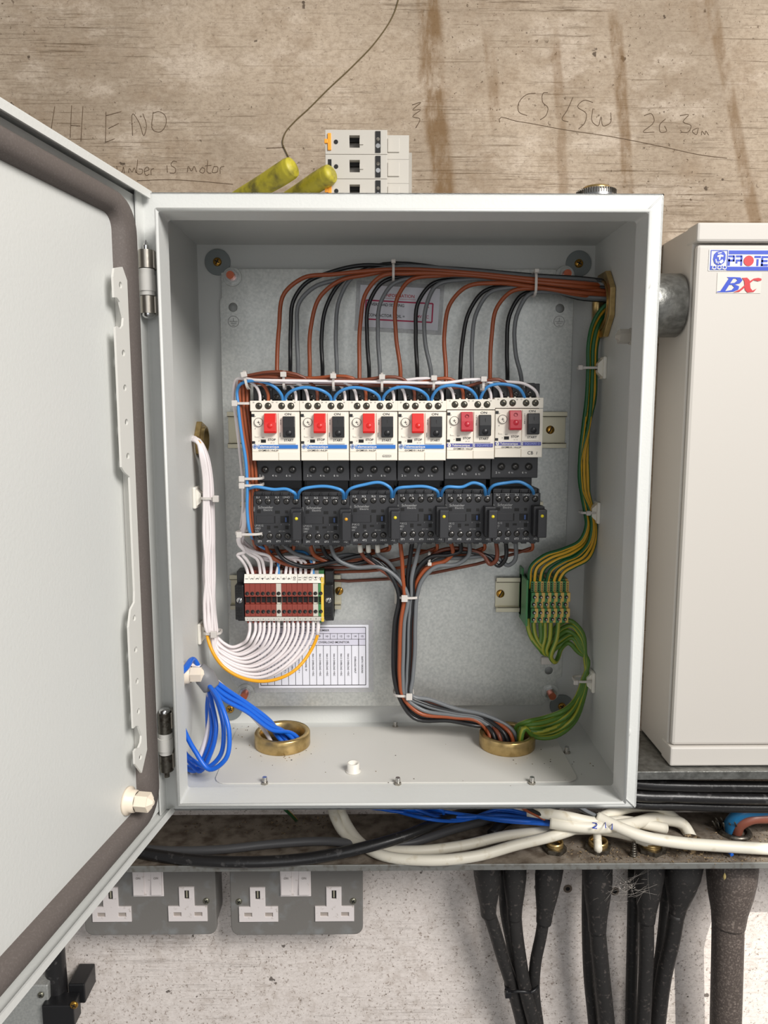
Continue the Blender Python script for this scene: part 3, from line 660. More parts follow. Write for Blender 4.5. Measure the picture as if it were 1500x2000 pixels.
# ------------------------------------------------------------------ contactors (six)
V = .1028e-3
def X2(zx): return (zx-385)*V
def Z2(zy): return (450-zy)*V
KU = [542, 636.5, 729.5, 822, 915, 1008.5]; KV = [1016, 1017, 1014, 1012, 1012, 1011]; YK = .104
KL = ['leftmost, with white scuffs beside its lamp module', 'second from the left with an orange lamp', 'third from the left, white sleeved wires below it', 'fourth from the left, directly over the main wire bundle', 'fifth from the left, its lamp module overlapping the last one', 'rightmost, with its lamp module standing clear']
for i in range(6):
    p = at(KU[i], KV[i], YK)
    o = empty('contactor', (p.x, YK, p.z), 'small black contactor, '+KL[i], 'contactor', 'contactors in the lower row')
    b = MB(); b.box(X2(168), X2(602), 0, .020, Z2(680), Z2(222), charcoal); b.box(X2(175), X2(598), .004, .052, Z2(660), Z2(188), charcoal)
    for k in range(6): b.box(X2(168+k*82), X2(184+k*82), .0015, .012, Z2(225), Z2(192), charcoal)
    for k in range(5): b.box(X2(192+k*82), X2(240+k*82), .0008, .014, Z2(694), Z2(676), charcoal)
    b.build('body', o, bevel=.0005)
    for row, zy, xs in ((0, 277, (220, 302, 385, 470, 553)), (1, 597, (230, 312, 392, 476, 553))):
        for k, zx in enumerate(xs):
            b = MB(); b.lathe((X2(zx), -.0001, Z2(zy)), (0, 1, 0), [(.0031, 0), (.0028, -.0001), (0, .0001)], dark, n=18); b.build('screw_well', o)
            inst(SCR_BLK, 'terminal_screw', o, (X2(zx), -.0002, Z2(zy)))
    b = MB(); b.box(X2(192), X2(355), -.0006, 0, Z2(478), Z2(407), charcoal); b.build('blank_label_window', o, bevel=.0002)
    b = MB()
    for x0_, y0_, x1_, y1_ in ((200, 355, 234, 384), (365, 362, 408, 390), (455, 360, 482, 386), (288, 500, 318, 536), (352, 503, 390, 522), (455, 500, 486, 536), (412, 412, 490, 475), (355, 412, 366, 478)):
        b.box(X2(x0_), X2(x1_), -.0002, .001, Z2(y1_), Z2(y0_), dark)
    b.box(X2(455), X2(470), -.0008, .001, Z2(466), Z2(424), mat('dark_blue_plastic', (34, 66, 120), .4)); b.build('slots', o)
    # plug-in suppressor module with lamp
    b = MB(); xm = X2(579); b.box(xm-.0038, xm+.0044, -.021, -.0002, Z2(605), Z2(352), charcoal); b.box(xm-.0062, xm+.0040, -.012, -.0002, Z2(600), Z2(332), charcoal)
    sm_ = b.build('suppressor_module', o, bevel=.0007)
    b = MB(); b.lathe((xm+.0000, -.021, Z2(408)), (0, -1, 0), [(.0015, -.001), (.0015, .0002), (.001, .0008), (0, .001)], led_o if i == 1 else led_y, n=16); b.build('lamp', sm_)
    b = MB(); yt = -.0003
    for t_, zx in zip(('1L1', '3L2', '5L3', '13NO', '+A1'), (210, 296, 385, 468, 560)): b.text(t_, X2(zx), Z2(240), .0018, yt, print_w)
    for t_, zx in zip(('2T1', '4T2', '6T3', '14NO', '-A2'), (220, 302, 390, 475, 562)): b.text(t_, X2(zx), Z2(646), .0018, yt, print_w)
    gs = mat('grey_print', (150, 150, 150), .6)
    b.text('Schneider', X2(278), Z2(332), .0024, yt, gs, sx=1.05); b.text('Electric', X2(300), Z2(356), .0018, yt, gs, sx=1.1)
    for k, t_ in enumerate(('LP1K12', '10BD', '24V')): b.text(t_, X2(178), Z2(500+26*k), .0018, yt, gs, al='l')
    b.text('AC1 20A', X2(425), Z2(552), .0011, yt, gs); b.text('IEC', X2(312), Z2(556), .0010, yt, gs); b.text('P2021', X2(176), Z2(345), .0013, yt, gs, rot=PI/2)
    b.text('I', X2(418), Z2(490), .0012, yt, gs); b.text('o', X2(492), Z2(490), .0014, yt, gs)
    b.build('printed_markings', o)
    if i == 0:
        b = MB()
        for k in range(34):
            xx = X2(random.uniform(583, 598)); zz = Z2(random.uniform(350, 590)); a = .0006*random.random()+.0003
            b.box(xx-a*.5, xx+a*.5, -.0003, 0, zz-a, zz+a, print_w)
        b.build('paint_scuffs', o)

# ------------------------------------------------------------------ numbered terminals
YT = .128
tu = [478+10.25*(k+.5) for k in range(15)]
pz = at(555, 1172, YT); zT = pz.z
for k in range(15):
    p = at(tu[k], 1172, YT); m_ = term_grey if k in (6, 13) else (term_green if k == 14 else term_brown)
    wd = {6: 'pale grey terminal seven between brown ones', 13: 'pale grey terminal fourteen next to the green and yellow one', 14: 'green and yellow earth terminal fifteen at the right end of the brown row'}.get(k, 'brown rail terminal under figure %s on the white strip' % NUM[k])
    o = empty('rail_terminal', (p.x, YT, zT), wd, 'terminal', 'numbered terminals'); h = .00252
    b = MB()
    b.box(-h, h, .0105, .030, -.0245, .0275, m_); b.box(-h, h, .0, .0108, .0035, .0165, m_); b.box(-h, h, .0, .0108, -.0165, -.0045, m_); b.box(-h, h*.3, .0035, .0108, -.0046, .0036, m_); b.box(h*.3, h, .006, .0108, -.0046, .0036, m_)
    if k == 14: b.box(h*.1, h+.0004, -.0004, .029, -.022, .0225, term_yel)
    b.box(-h*.6, h*.1, .0045, .0108, -.0246, -.0160, m_)
    b.build('housing', o, bevel=.0002)
    for zz in (.0068, -.0115):
        b = MB(); b.lathe((0, -.0006, zz), (0, 1, 0), [(.0019, 0), (.0018, -.0001), (0, .0001)], dark, n=14); b.cyl((.0005, -.0008, zz-.0006), (.0005, -.0005, zz-.0006), .0007, darkst, n=10); b.build('terminal_screw', o)
    b = MB(); b.box(-h*.7, h*.7, .0030, .0034, -.003, .0025, dark); b.build('jumper_slot', o)
def strip(z0_, z1_, y0_, y1_, label, idx, flip=False):
    xa = at(478, 1172, YT).x-.0003; xb = at(632, 1172, YT).x+.0003; n0 = 10 if idx == 0 else 5
    L = (xb-xa)/15; xs = xa if idx == 0 else xa+10*L+.0004; xe = xa+10*L if idx == 0 else xb
    b = MB(); vs = [Vector((x, y, z)) for x in (xs, xe) for y, z in ((y0_, z0_), (y1_, z1_), (y1_+.002, z1_), (y0_+.002, z0_))]
    b.add(vs, [(0, 4, 5, 1), (1, 5, 6, 2), (2, 6, 7, 3), (3, 7, 4, 0), (0, 1, 2, 3), (7, 6, 5, 4)], white_pl)
    o = b.build('marker_strip', None, bevel=.0001); renorm(o); tag(o, label, 'marker strip', 'white terminal marker strips')
    b = MB(); zc = (z0_+z1_)/2; yc = (y0_+y1_)/2-.0003; sl = (y1_-y0_)/(z1_-z0_)
    rng = range(0, 10) if idx == 0 else range(10, 15)
    for k in rng:
        q = MB(); q.text(str(k+1), 0, 0, .0027 if not flip else .0014, 0, print_d, rot=PI/2)
        for v in q.v: v.y = v.z*sl
        b.add([Vector((v.x+xa+L*(k+.5), v.y+yc, v.z+zc)) for v in q.v], q.f, print_d)
    for k in rng:
        if k not in (0, 10): b.box(xa+L*k-.00007, xa+L*k+.00007, yc-.0001, yc+.0002, zc-.0028 if not flip else zc-.0012, zc+.0028 if not flip else zc+.0012, mat('line_grey', (180, 176, 170), .5))
    b.build('printed_numbers', o)
strip(zT+.0172, zT+.0252, YT-.0005, YT+.0035, 'long white marker strip numbered one to ten above the brown terminals', 0)
strip(zT+.0172, zT+.0252, YT-.0005, YT+.0035, 'short white marker strip numbered eleven to fifteen above the brown terminals', 1)
strip(zT-.0215, zT-.0172, YT+.0015, YT-.0005, 'slim white marker strip, the long one along the lower edge of the brown terminals', 0, True)
strip(zT-.0215, zT-.0172, YT+.0015, YT-.0005, 'slim white marker strip, the short right-hand one along the lower edge of the terminals', 1, True)
for (uc, wd) in ((468, 'left'), (642, 'right')):
    p = at(uc, 1172, YT); o = empty('end_stop', (p.x, YT, zT), 'black end stop clamping the %s end of the numbered terminals' % wd, 'end stop', 'terminal end stops')
    b = MB(); b.box(-.0045, .0042, -.0005, .0310, -.0200, .0150, black); b.box(-.0045, .0042, .012, .0310, -.0245, .0265, black); b.build('body', o, bevel=.0008)
    inst(SCR_SM, 'screw', o, (0, -.0007, 0))
    b = MB()
    for zc in (.0095, -.013):
        for ix in range(2):
            for iz in range(4): b.box(-.0034+ix*.0032, -.0008+ix*.0032, -.0011, -.0004, zc-.005+iz*.0028, zc-.0028+iz*.0028, dark)
    b.build('grid_recess', o)
# green and yellow rail ends behind the white terminals
# earth terminals
YE = .125; zE = at(1065, 1178, YE).z
for k in range(6):
    u = 1041+12.4*k; p = at(u+3, 1178, YE); o = empty('earth_terminal', (p.x, YE, zE), 'green and yellow earth terminal, '+['next to the bare green side plate at the left end', 'second from the left', 'third from the left', 'third from the right', 'second from the right', 'at the right end nearest the enclosure wall'][k], 'terminal', 'green and yellow earth terminals')
    b = MB(); h = .0031
    for (xa, xb, m_) in ((-h, .0004, term_green), (.0004, h, term_yel if 0 else mat('terminal_ochre', (214, 176, 96), .42))):
        dx = .0006 if m_ is not term_green else 0
        b.box(xa, xb, .008, .036, -.0215, .0225, m_); b.box(xa, xb, .004, .009, .010, .021, m_); b.box(xa, xb+dx, -.0002-dx, .0085, .0015, .0105, m_); b.box(xa, xb+dx, -.0002-dx, .0085, -.0140, -.0055, m_); b.box(xa, xb, .003, .009, -.0056, .0016, m_); b.box(xa, xb, .002, .009, -.0205, -.0138, m_)
    b.build('housing', o, bevel=.0002)
    for zz, yy in ((.0062, -.0009), (-.0095, -.0009), (-.0020, .0028), (-.0170, .0018)):
        b = MB(); b.lathe((-.0002, yy, zz), (0, 1, 0), [(.0018, 0), (.0017, -.0001), (0, .0001)], dark, n=14); b.cyl((.0002, yy-.0002, zz-.0003), (.0002, yy, zz-.0003), .0009, steel, n=10); b.build('terminal_screw', o)
    b = MB()
    for q in range(4):
        b.box(-.0024, -.0012, .0036, .0041, .0115+q*.0022, .0128+q*.0022, dark); b.box(.0012, .0022, .0036, .0041, .0115+q*.0022, .0128+q*.0022, mat('dark_ochre', (120, 90, 50), .5))
    b.build('marker_slots', o)
p = at(1031, 1178, YE); b = MB(); x_ = p.x
b.box(x_-.0018, x_+.0002, .1255, .160, zE-.0235, zE+.023, term_green); b.box(x_-.0018, x_+.0002, .150, .163, zE-.020, zE+.030, term_green)
tag(b.build('terminal_end_plate', bevel=.0003), 'plain green end plate closing the left side of the earth terminals', 'end plate')

# ------------------------------------------------------------------ paper labels
def label_thing(name, lab, cat, u0, v0, u1, v1, y, draw, margin=.003, rot=0):
    a = at(u0, v0, y); c = at(u1, v1, y); xc, zc = (a.x+c.x)/2, (a.z+c.z)/2; w_, h_ = (c.x-a.x)/2, (a.z-c.z)/2
    o = empty(name, (xc, y, zc), lab, cat); o.rotation_euler = (0, rot, 0)
    b = MB(); b.box(-w_-margin, w_+margin, .0002, .0006, -h_-margin, h_+margin, laminate); b.build('laminated_pouch', o)
    b = MB(); b.box(-w_, w_, -.0001, .0002, -h_, h_, paper); b.build('paper', o)
    b = MB(); draw(b, w_, h_); b.build('printed_table', o); return o
def draw_table(b, w_, h_):
    y = -.0003; ink = print_d; t = .00022
    def hl(z, x0, x1, t=t): b.box(x0, x1, y, y+.0001, z-t, z+t, ink)
    def vl(x, z0, z1, t=t): b.box(x-t, x+t, y, y+.0001, z0, z1, ink)
    L, R_ = -w_+.002, w_-.003; T, B = h_-.0025, -h_+.003
    H = T-B; r1 = T-H*.105; r2 = T-H*.205; r3 = T-H*.31
    for z in (T, B): hl(z, L, R_, .00035)
    for x in (L, R_): vl(x, B, T, .00035)
    hl(r1, L, R_); hl(r2, L, R_); hl(r3, L, R_); cw = (R_-L)/15
    for k in range(1, 15): vl(L+cw*k, B, r3); vl(L+cw*k, r2, r1)
    for k in (7, 14): vl(L+cw*k, r3, r2, .0004)
    shade = mat('table_shade', (214, 212, 226), .6)
    b.box(L, R_, y+.0001, y+.00015, r3, T, shade)
    b.text('TERMINAL NUMBER', (L+R_)/2+.004, (T+r1)/2, .0021, y-.0001, ink)
    for k in range(15): b.text(str(k+1), L+cw*(k+.5), (r1+r2)/2, .0021, y-.0001, ink)
    b.text('START INPUT', L+cw*3.5, (r2+r3)/2, .0021, y-.0001, ink); b.text('OVERLOAD MONITOR', L+cw*10.5, (r2+r3)/2, .0022, y-.0001, ink)
    rows = ['FAN %d OUTPUT +' % (k+1) for k in range(6)]+['GROUND  0V']+['FAN %d OVERLOAD +VDC' % (k+1) for k in range(6)]+['OVERLOAD INPUT', 'EARTH / GROUND']
    for k, t_ in enumerate(rows): b.text(t_, L+cw*(k+.5), (r3+B)/2+.0005, .0017, y-.0001, ink, rot=-PI/2, sx=.9)
label_thing('terminal_chart', 'laminated printed terminal number chart listing fan overloads, below the brown terminals', 'label', 503, 1221, 720, 1343, YP-.0012, draw_table, .005)
def draw_info(b, w_, h_):
    y = -.0003
    b.text('INFORMATION', 0, h_*.56, .0030, y, mat('info_red', (196, 50, 60), .6)); b.box(-w_*.40, w_*.40, y, y+.0001, h_*.41, h_*.41+.0003, print_r)
    T, B = h_*.28, -h_*.62; L, R_ = -w_*.84, w_*.84
    for z in (T, B): b.box(L, R_, y, y+.0001, z-.0007, z+.0007, print_r)
    for x in (L, R_): b.box(x-.0007, x+.0007, y, y+.0001, B, T, print_r)
    b.text('OVERLOAD SETTING', L+.002, h_*.10, .0028, y, print_d, al='l', sx=.95); b.text('2A', R_-.006, h_*.12, .0028, y, print_r)
    b.text('CONTACTOR COIL =', L+.002, -h_*.42, .0028, y, print_d, al='l', sx=.95); b.text('24V DC', R_-.010, -h_*.38, .0028, y, print_r)
label_thing('information_card', 'laminated information card with a magenta box, partly hidden behind the arching power wires', 'label', 702, 560, 857, 642, YP-.0012, draw_info, .004, .05)

# ------------------------------------------------------------------ wires above the starters
P0 = ['leftmost', 'second', 'third', 'fourth', 'fifth', 'rightmost']
tops = {
 (0, 'b'): [(541, 722), (545, 640), (556, 572), (592, 543), (650, 536)], (0, 'k'): [(567, 720), (568, 640), (573, 588), (594, 556), (645, 532), (700, 519)], (0, 'g'): [(582, 720), (580, 640), (584, 592), (612, 562), (665, 545)],
 (1, 'b'): [(605, 727), (607, 640), (625, 580), (660, 550), (720, 536)], (1, 'k'): [(630, 727), (628, 660), (637, 600), (667, 550), (725, 522)], (1, 'g'): [(658, 728), (656, 650), (663, 585), (688, 542), (735, 527)],
 (2, 'b'): [(702, 731), (704, 630), (716, 570), (742, 541), (800, 534)], (2, 'k'): [(721, 733), (717, 660), (721, 592), (745, 553), (800, 538)], (2, 'g'): [(742, 733), (738, 650), (743, 592), (766, 556), (830, 541)],
 (3, 'b'): [(782, 733), (773, 650), (776, 582), (797, 550), (862, 538)], (3, 'k'): [(815, 735), (812, 650), (817, 590), (842, 556), (900, 545)], (3, 'g'): [(842, 736), (830, 665), (832, 600), (850, 560), (912, 546)],
 (4, 'b'): [(871, 735), (868, 650), (880, 592), (908, 562), (970, 553)], (4, 'k'): [(899, 737), (903, 670), (918, 605), (944, 570), (990, 558)], (4, 'g'): [(922, 735), (922, 670), (931, 610), (956, 572), (1005, 561)],
 (5, 'b'): [(957, 735), (960, 660), (972, 598), (998, 570), (1045, 563)], (5, 'k'): [(991, 737), (990, 680), (998, 608), (1018, 577), (1065, 568)], (5, 'g'): [(1018, 745), (1007, 690), (1013, 606), (1032, 576), (1085, 571)]}
order = [(0, 'k'), (0, 'g'), (1, 'k'), (1, 'g'), (0, 'b'), (1, 'b'), (2, 'k'), (2, 'b'), (2, 'g'), (3, 'b'), (3, 'k'), (3, 'g'), (4, 'b'), (4, 'k'), (5, 'b'), (4, 'g'), (5, 'g'), (5, 'k')]
nm = {'b': ('brown', W_brown), 'k': ('black', W_black), 'g': ('grey', W_grey)}
for r, key in enumerate(order):
    i, c = key; t = r/17; pts = tops[key]; end = pts[-1]
    yy = {'b': .126, 'k': .138, 'g': .132}[c]+(.004 if i % 2 else 0)
    P = [(pts[0][0], pts[0][1]+22, YG+.021), (pts[0][0], pts[0][1]-8, yy-.004)]+[(u, v, yy) for u, v in pts[1:]]
    vt1 = 520+t*26; vt2 = 538+t*32; vt3 = 549+t*38
    for u_, v_ in ((770, vt1), (905, lerp(526, 552, t)), (1043, vt2), (1140, lerp(544, 584, t))):
        if u_ > end[0]+45: P.append((u_, v_, yy+.003))
    P.append((1187, vt3, gl_r.y-.004+(r % 3)*.005)); e = at(1192, vt3, gl_r.y-.004+(r % 3)*.005); P.append(Vector((HX+.03, e.y, e.z-.002)))
    wire('power_wire', '%s power wire arching from the %s starter to the conduit entry' % (nm[c][0], P0[i]), P, .0020, nm[c][1], 'power wires above the starters')

# control harness above the starters and down the left side
def gx(i): return GU[i]-47.5
def vert(off, y, n):   # path of the left vertical run, offset sideways
    return [(462+off, 760, y), (463+off, 790, y), (470+off, 850, y), (478+off, 900, y), (481+off, 950, y), (481+off, 1000, y), (485+off, 1035, y)]
for i in range(6):
    # brown coil feeds
    off = 6+3.4*i; y = .103+.006*(i % 2)+.002*i; v0 = 727+i*4.0
    P = [(KU[i]+30, 1070, .135), (KU[i]-5 if i else 535, 1082, .140), (520, 1080, .138)]+vert(off, y, 0)[::-1]+[(470+i*1.5, 740+i*1.5, .105)]
    yb = .0965+.0025*(i % 3)
    end = gx(i)+34
    if i > 0:
        for u in (500, 600, 700, 800, 900):
            if u < end-25: P.append((u, v0+ (u-500)*.022+1.5*math.sin(u*.03+i), yb))
        P += [(end-16, 745, .098), (end-2, 762, YG+.004), (end, 788, YG+.005)]
    else: P += [(490, 744, .1), (514, 752, .1), (523, 768, YG+.004), (524, 788, YG+.005)]
    wire('control_wire', 'brown control wire running up the left harness to the %s starter' % P0[i], P, .00155, W_dbrown if i % 2 else W_brown, 'brown control wires')
    # white wires A (left contact) and B (right contact)
    yb = (.0905 if i == 5 else .0985)+.002*(i % 2); vA = 737+i*2 if i != 5 else 742.5
    P = [(457, 960, .118), (452-i*.3, 880, .114), (454+i, 790, .112), (461+i, 745, .106)]
    if i == 0: P += [(485, 744, .1), (501, 756, .1), (507, 770, YG+.004), (508, 788, YG+.005)]
    else:
        for u in (500, 620, 740, 860):
            if u < gx(i)-20: P.append((u, vA+(u-500)*.016, yb+.001))
        P += [(gx(i)-6, 748, .099), (gx(i)+10, 760, .101), (gx(i)+17, 788, YG+.005)]
    P = [(470+(14 if i else 0), 1030, .134), (474+(14+2*i if i else 0), 1000, .128 if i else .120), (474+(12+2*i if i else 0), 945, .128 if i else .118), (468+(10+2*i if i else 0), 880, .126 if i else .114), (461+(8+2*i if i else 0), 820, .124 if i else .112), (456+(6+2*i if i else 0), 770, .118 if i else .112), (462+i, 741, .106)]+P[4:]
    wire('signal_wire', 'white signal wire to the left contact of the %s starter' % P0[i], P, .0014, W_white, 'white signal wires')
    a = gx(i)
    P = [(a+34, 741, .108), (a+60, 744, .106), (a+78, 752, .104), (a+87, 768, YG+.004), (a+88, 788, YG+.005)]
    if i == 5: P = [(a-10, 745, .104), (a+30, 746, .103), (a+60, 750, .102), (a+82, 765, .101), (a+88, 788, YG+.005)]
    wire('signal_wire', 'white signal wire to the right contact of the %s starter' % P0[i], P, .0014, W_white, 'white signal wires')
# light blue jumpers over the starters
P = vert(2, .101, 0)[::-1]; P = [(530, 1078, .136), (500, 1060, .115)]+P+[(468, 752, .098), (490, 744, .095), (515, 746, .094), (538, 757, .095), (550, 772, .098), (553, 790, YG+.005)]
wire('jumper_wire', 'long light blue wire from the left harness to the leftmost starter', P, .00145, W_blue, 'light blue jumpers over the starters')
for i in range(5):
    a, c = gx(i)+67, gx(i+1)+61; v = [757, 757, 756, 753, 750][i]
    P = [(a, 790, YG+.005), (a+2, 774, .098), (a+14, v+6, .0945), (a+36, v, .0935), ((a+c)/2+8, v+1, .0935), (c-12, v+9, .0945), (c-2, 775, .098), (c, 790, YG+.005)]
    wire('jumper_wire', 'light blue jumper looping from the %s starter to the next on its right' % ['leftmost', 'second', 'third', 'fourth', 'fifth'][i], P, .00145, W_blue, 'light blue jumpers over the starters')
low = [[(484, 955), (500, 951), (535, 956), (562, 956), (574, 962), (577, 972)], [(582, 970), (590, 956), (612, 951), (650, 952), (667, 958), (671, 972)], [(675, 970), (684, 955), (710, 947), (748, 944), (761, 952), (765, 970)],
       [(768, 968), (777, 954), (800, 951), (838, 952), (851, 957), (856, 968)], [(862, 966), (871, 952), (903, 951), (925, 943), (942, 948), (948, 964)], [(954, 963), (963, 949), (990, 943), (1018, 942), (1032, 949), (1042, 962)]]
for i, L in enumerate(low):
    P = [(u, v, .0945 if 0 < k < len(L)-1 else .103) for k, (u, v) in enumerate(L)]; P.append((L[-1][0], L[-1][1]+5, .107))
    if i: P.insert(0, (L[0][0], L[0][1]+5, .107))
    wire('jumper_wire', 'light blue jumper over the contactors, %s' % ['leftmost, coming from the left harness', 'second from the left', 'third from the left', 'fourth from the left', 'fifth from the left', 'rightmost'][i], P, .00150, W_blue, 'light blue jumpers over the contactors')

# cable ties
def tie(u, v, y, w_, h_, label, vert_=True, m_=nylon, th=.0012, sq=.0026, depth=.006, group=None, ang=0, head=0):
    """loop of nylon strap round a bundle: w_/h_ half extents of the bundle in metres"""
    c = at(u, v, y); o = empty('cable_tie', c, label, 'cable tie', group); o.rotation_euler = (0, ang, 0)
    b = MB(); hw = .0011
    if vert_:   # strap plane is vertical (bundle runs level)
        L = [(-depth, -h_), (depth, -h_), (depth, h_), (-depth, h_)]
        P = rect(-depth, -h_, depth, h_, min(depth, h_)*.7, 4); n = len(P)
        for s_ in (-1, 1): pass
        vs = [Vector((sx*hw, p[0], p[1])) for sx in (-1, 1) for p in P]+[Vector((sx*hw, p[0]*(1-th/depth), p[1]*(1-th/h_))) for sx in (-1, 1) for p in P]
    else:
        P = rect(-w_, -depth, w_, depth, min(depth, w_)*.7, 4); n = len(P)
        vs = [Vector((p[0], p[1], sx*hw)) for sx in (-1, 1) for p in P]+[Vector((p[0]*(1-th/w_), p[1]*(1-th/depth), sx*hw)) for sx in (-1, 1) for p in P]
    fs = []
    for k in range(n):
        j = (k+1) % n
        fs += [(k, j, n+j, n+k), (2*n+k, 3*n+k, 3*n+j, 2*n+j), (k, 2*n+k, 2*n+j, j), (n+k, n+j, 3*n+j, 3*n+k)]
    b.add(vs, fs, m_); s_ = b.build('strap', o); renorm(s_)
    b = MB()
    if vert_: b.box(-sq*.75, sq*.75, -depth-.0028, -depth+.0005, h_*head+h_*.25 if head == 0 else h_*head, (h_*head+h_*.25 if head == 0 else h_*head)+sq*1.3, m_)
    else: b.box(w_*head-sq*.7, w_*head+sq*.7, -depth-.0026, -depth+.0005, -sq*.75, sq*.75, m_)
    b.build('tie_head', o, bevel=.0005)
    return o
for k, (u, v) in enumerate(((482, 742), (556, 742), (652, 745), (746, 747), (846, 748), (942, 750))):
    tie(u, v, .100, 0, .0088 if k < 4 else .0068, 'translucent cable tie on the harness above the starters, %s' % ['leftmost', 'second from left', 'third from left', 'third from right', 'second from right', 'rightmost'][k], depth=.0085, group='ties on the upper harness', ang=-.2 if k == 0 else 0, sq=.0036)
for k, (u, v, w_) in enumerate(((470, 788, .009), (485, 933, .010), (485, 946, .010), (482, 1040, .0115))):
    tie(u+6, v, .110, w_*1.15, 0, 'translucent cable tie round the left vertical harness, %s' % ['uppermost', 'upper one of the close pair', 'lower one of the close pair', 'lowest, above the white loops'][k], False, depth=.012, group='ties on the left harness', head=-.6, sq=.0036)
tie(768, 531, .130, 0, .0085, 'clear cable tie round the power wires above the information card', depth=.0095, group='ties on the power wires', head=.7)
tie(1043, 555, .131, 0, .0115, 'clear cable tie round the power wires near the right conduit entry', depth=.0105, group='ties on the power wires', head=.75)

# ------------------------------------------------------------------ power wires below the contactors
starts = {
 (0, 'b'): [(518, 1062), (528, 1085), (560, 1102), (640, 1100), (720, 1096)], (0, 'k'): [(537, 1062), (550, 1088), (590, 1106), (650, 1098), (715, 1086)], (0, 'g'): [(553, 1062), (575, 1080), (620, 1092), (690, 1084)],
 (1, 'b'): [(606, 1062), (613, 1083), (640, 1097), (700, 1090), (745, 1096)], (1, 'k'): [(628, 1062), (638, 1085), (680, 1102), (735, 1095)], (1, 'g'): [(646, 1062), (655, 1088), (690, 1107), (745, 1108)],
 (2, 'b'): [(702, 1062), (708, 1084), (735, 1106), (765, 1128)], (2, 'k'): [(717, 1062), (719, 1082), (740, 1104), (770, 1125)], (2, 'g'): [(735, 1062), (738, 1082), (758, 1098), (778, 1125)],
 (3, 'b'): [(782, 1060), (785, 1090), (787, 1130)], (3, 'k'): [(805, 1058), (801, 1090), (796, 1130)], (3, 'g'): [(821, 1058), (813, 1090), (804, 1130)],
 (4, 'b'): [(880, 1058), (884, 1080), (872, 1094), (838, 1106), (815, 1135)], (4, 'k'): [(899, 1058), (899, 1076), (880, 1083), (840, 1088), (808, 1128)], (4, 'g'): [(917, 1058), (915, 1085), (895, 1101), (850, 1108), (822, 1138)],
 (5, 'b'): [(969, 1058), (966, 1098), (958, 1102), (945, 1085), (905, 1072), (850, 1080), (818, 1120)], (5, 'k'): [(988, 1058), (985, 1096), (975, 1105), (955, 1088), (900, 1078), (850, 1086), (812, 1124)], (5, 'g'): [(1007, 1058), (1003, 1098), (993, 1104), (972, 1090), (905, 1090), (850, 1096), (820, 1132)]}
rank = [(0, 'k'), (0, 'b'), (1, 'k'), (2, 'k'), (0, 'g'), (3, 'b'), (2, 'b'), (1, 'b'), (1, 'g'), (3, 'k'), (2, 'g'), (5, 'b'), (3, 'g'), (4, 'k'), (5, 'k'), (4, 'b'), (5, 'g'), (4, 'g')]
RC = RING[1]
for r, key in enumerate(rank):
    i, c = key; t = r/17; L = starts[key]; yl = [.134, .145, .139][r % 3]
    front = key in ((3, 'b'), (3, 'g'), (1, 'g'), (4, 'g'), (0, 'k'), (4, 'k'))
    if front: yl = .130
    P = [(L[0][0], L[0][1]-4, .118)]+[(u, v, .124 if k == 0 else lerp(.126, yl, k/len(L))) for k, (u, v) in enumerate(L)]
    P += [(779+36*t, 1162, yl), (771+40*t, 1215, yl), (768+42*t, 1275, yl), (770+36*t, 1325, yl), (778+26*t, 1358, yl)]
    P += [(lerp(808, 838, t), lerp(1402, 1366, t), yl), (lerp(880, 890, t), lerp(1408, 1384, t), yl-.004), (lerp(935, 945, t), lerp(1418, 1396, t), yl-.008)]
    ra = 2.1+t*3.6; rr = .017 if r % 2 else .011
    e = Vector((RC.x-.006+rr*math.cos(ra)*.85, RC.y+rr*math.sin(ra)*.9*.8+.002, -HZ+.018)); P += [e, e+Vector((.002, 0, -.035))]
    wire('power_wire', '%s power wire from the foot of the %s contactor to the floor gland' % (nm[c][0], P0[i]), P, .0021, nm[c][1] if not (c == 'b' and i in (0, 2, 5)) else (W_dbrown if i != 0 else W_brown), 'power wires below the contactors')
# white sleeves on the third contactor's wires
for k, (u, wd) in enumerate(((703, 'left'), (719, 'middle'), (737, 'right'))):
    b = MB(); b.tube([at(u, 1063, .1215), at(u+1, 1078, .1235)], .0024, white_pl, n=12, sub=2); tag(b.build('wire_sleeve'), 'white paper sleeve on the %s wire under the third contactor' % wd, 'sleeve', 'white sleeves under the third contactor')
# short coil return wires tucked underneath
for i in range(6):
    u = KU[i]+31; wire('control_wire', 'short brown link bending back under the %s contactor' % P0[i], [(u, 1058, .124), (u+1, 1070, .128), (u-10, 1076, .140), (u-50, 1074, .148)], .0016, W_brown, 'brown links under the contactors')
tie(797, 1163, .1375, .0115, 0, 'clear cable tie round the upper end of the central wire bundle', False, depth=.0115, group='ties on the central bundle', head=-.35, sq=.0044)
tie(788, 1352, .1375, .0105, 0, 'clear cable tie round the lower end of the central wire bundle', False, depth=.0115, group='ties on the central bundle', head=.5, sq=.0044, ang=0)
tie(838, 1088, .135, 0, .006, 'clear cable tie under the fourth contactor on the wires joining from the right', depth=.006, head=-1.2)
b = MB(); p = at(778, 1162, YP-.002); b.box(p.x-.004, p.x+.006, YP-.005, YP-.0005, p.z-.009, p.z+.007, white_pl); tag(b.build('tie_mount', bevel=.001), 'white tie mount stuck on the plate behind the central bundle', 'tie mount')
b = MB(); p = at(1066, 1292, YP-.002); b.box(p.x-.005, p.x+.006, YP-.004, YP-.0005, p.z-.003, p.z+.005, nylon); tag(b.build('tie_mount', bevel=.001), 'small translucent tie mount stuck on the plate under the earth wires', 'tie mount')

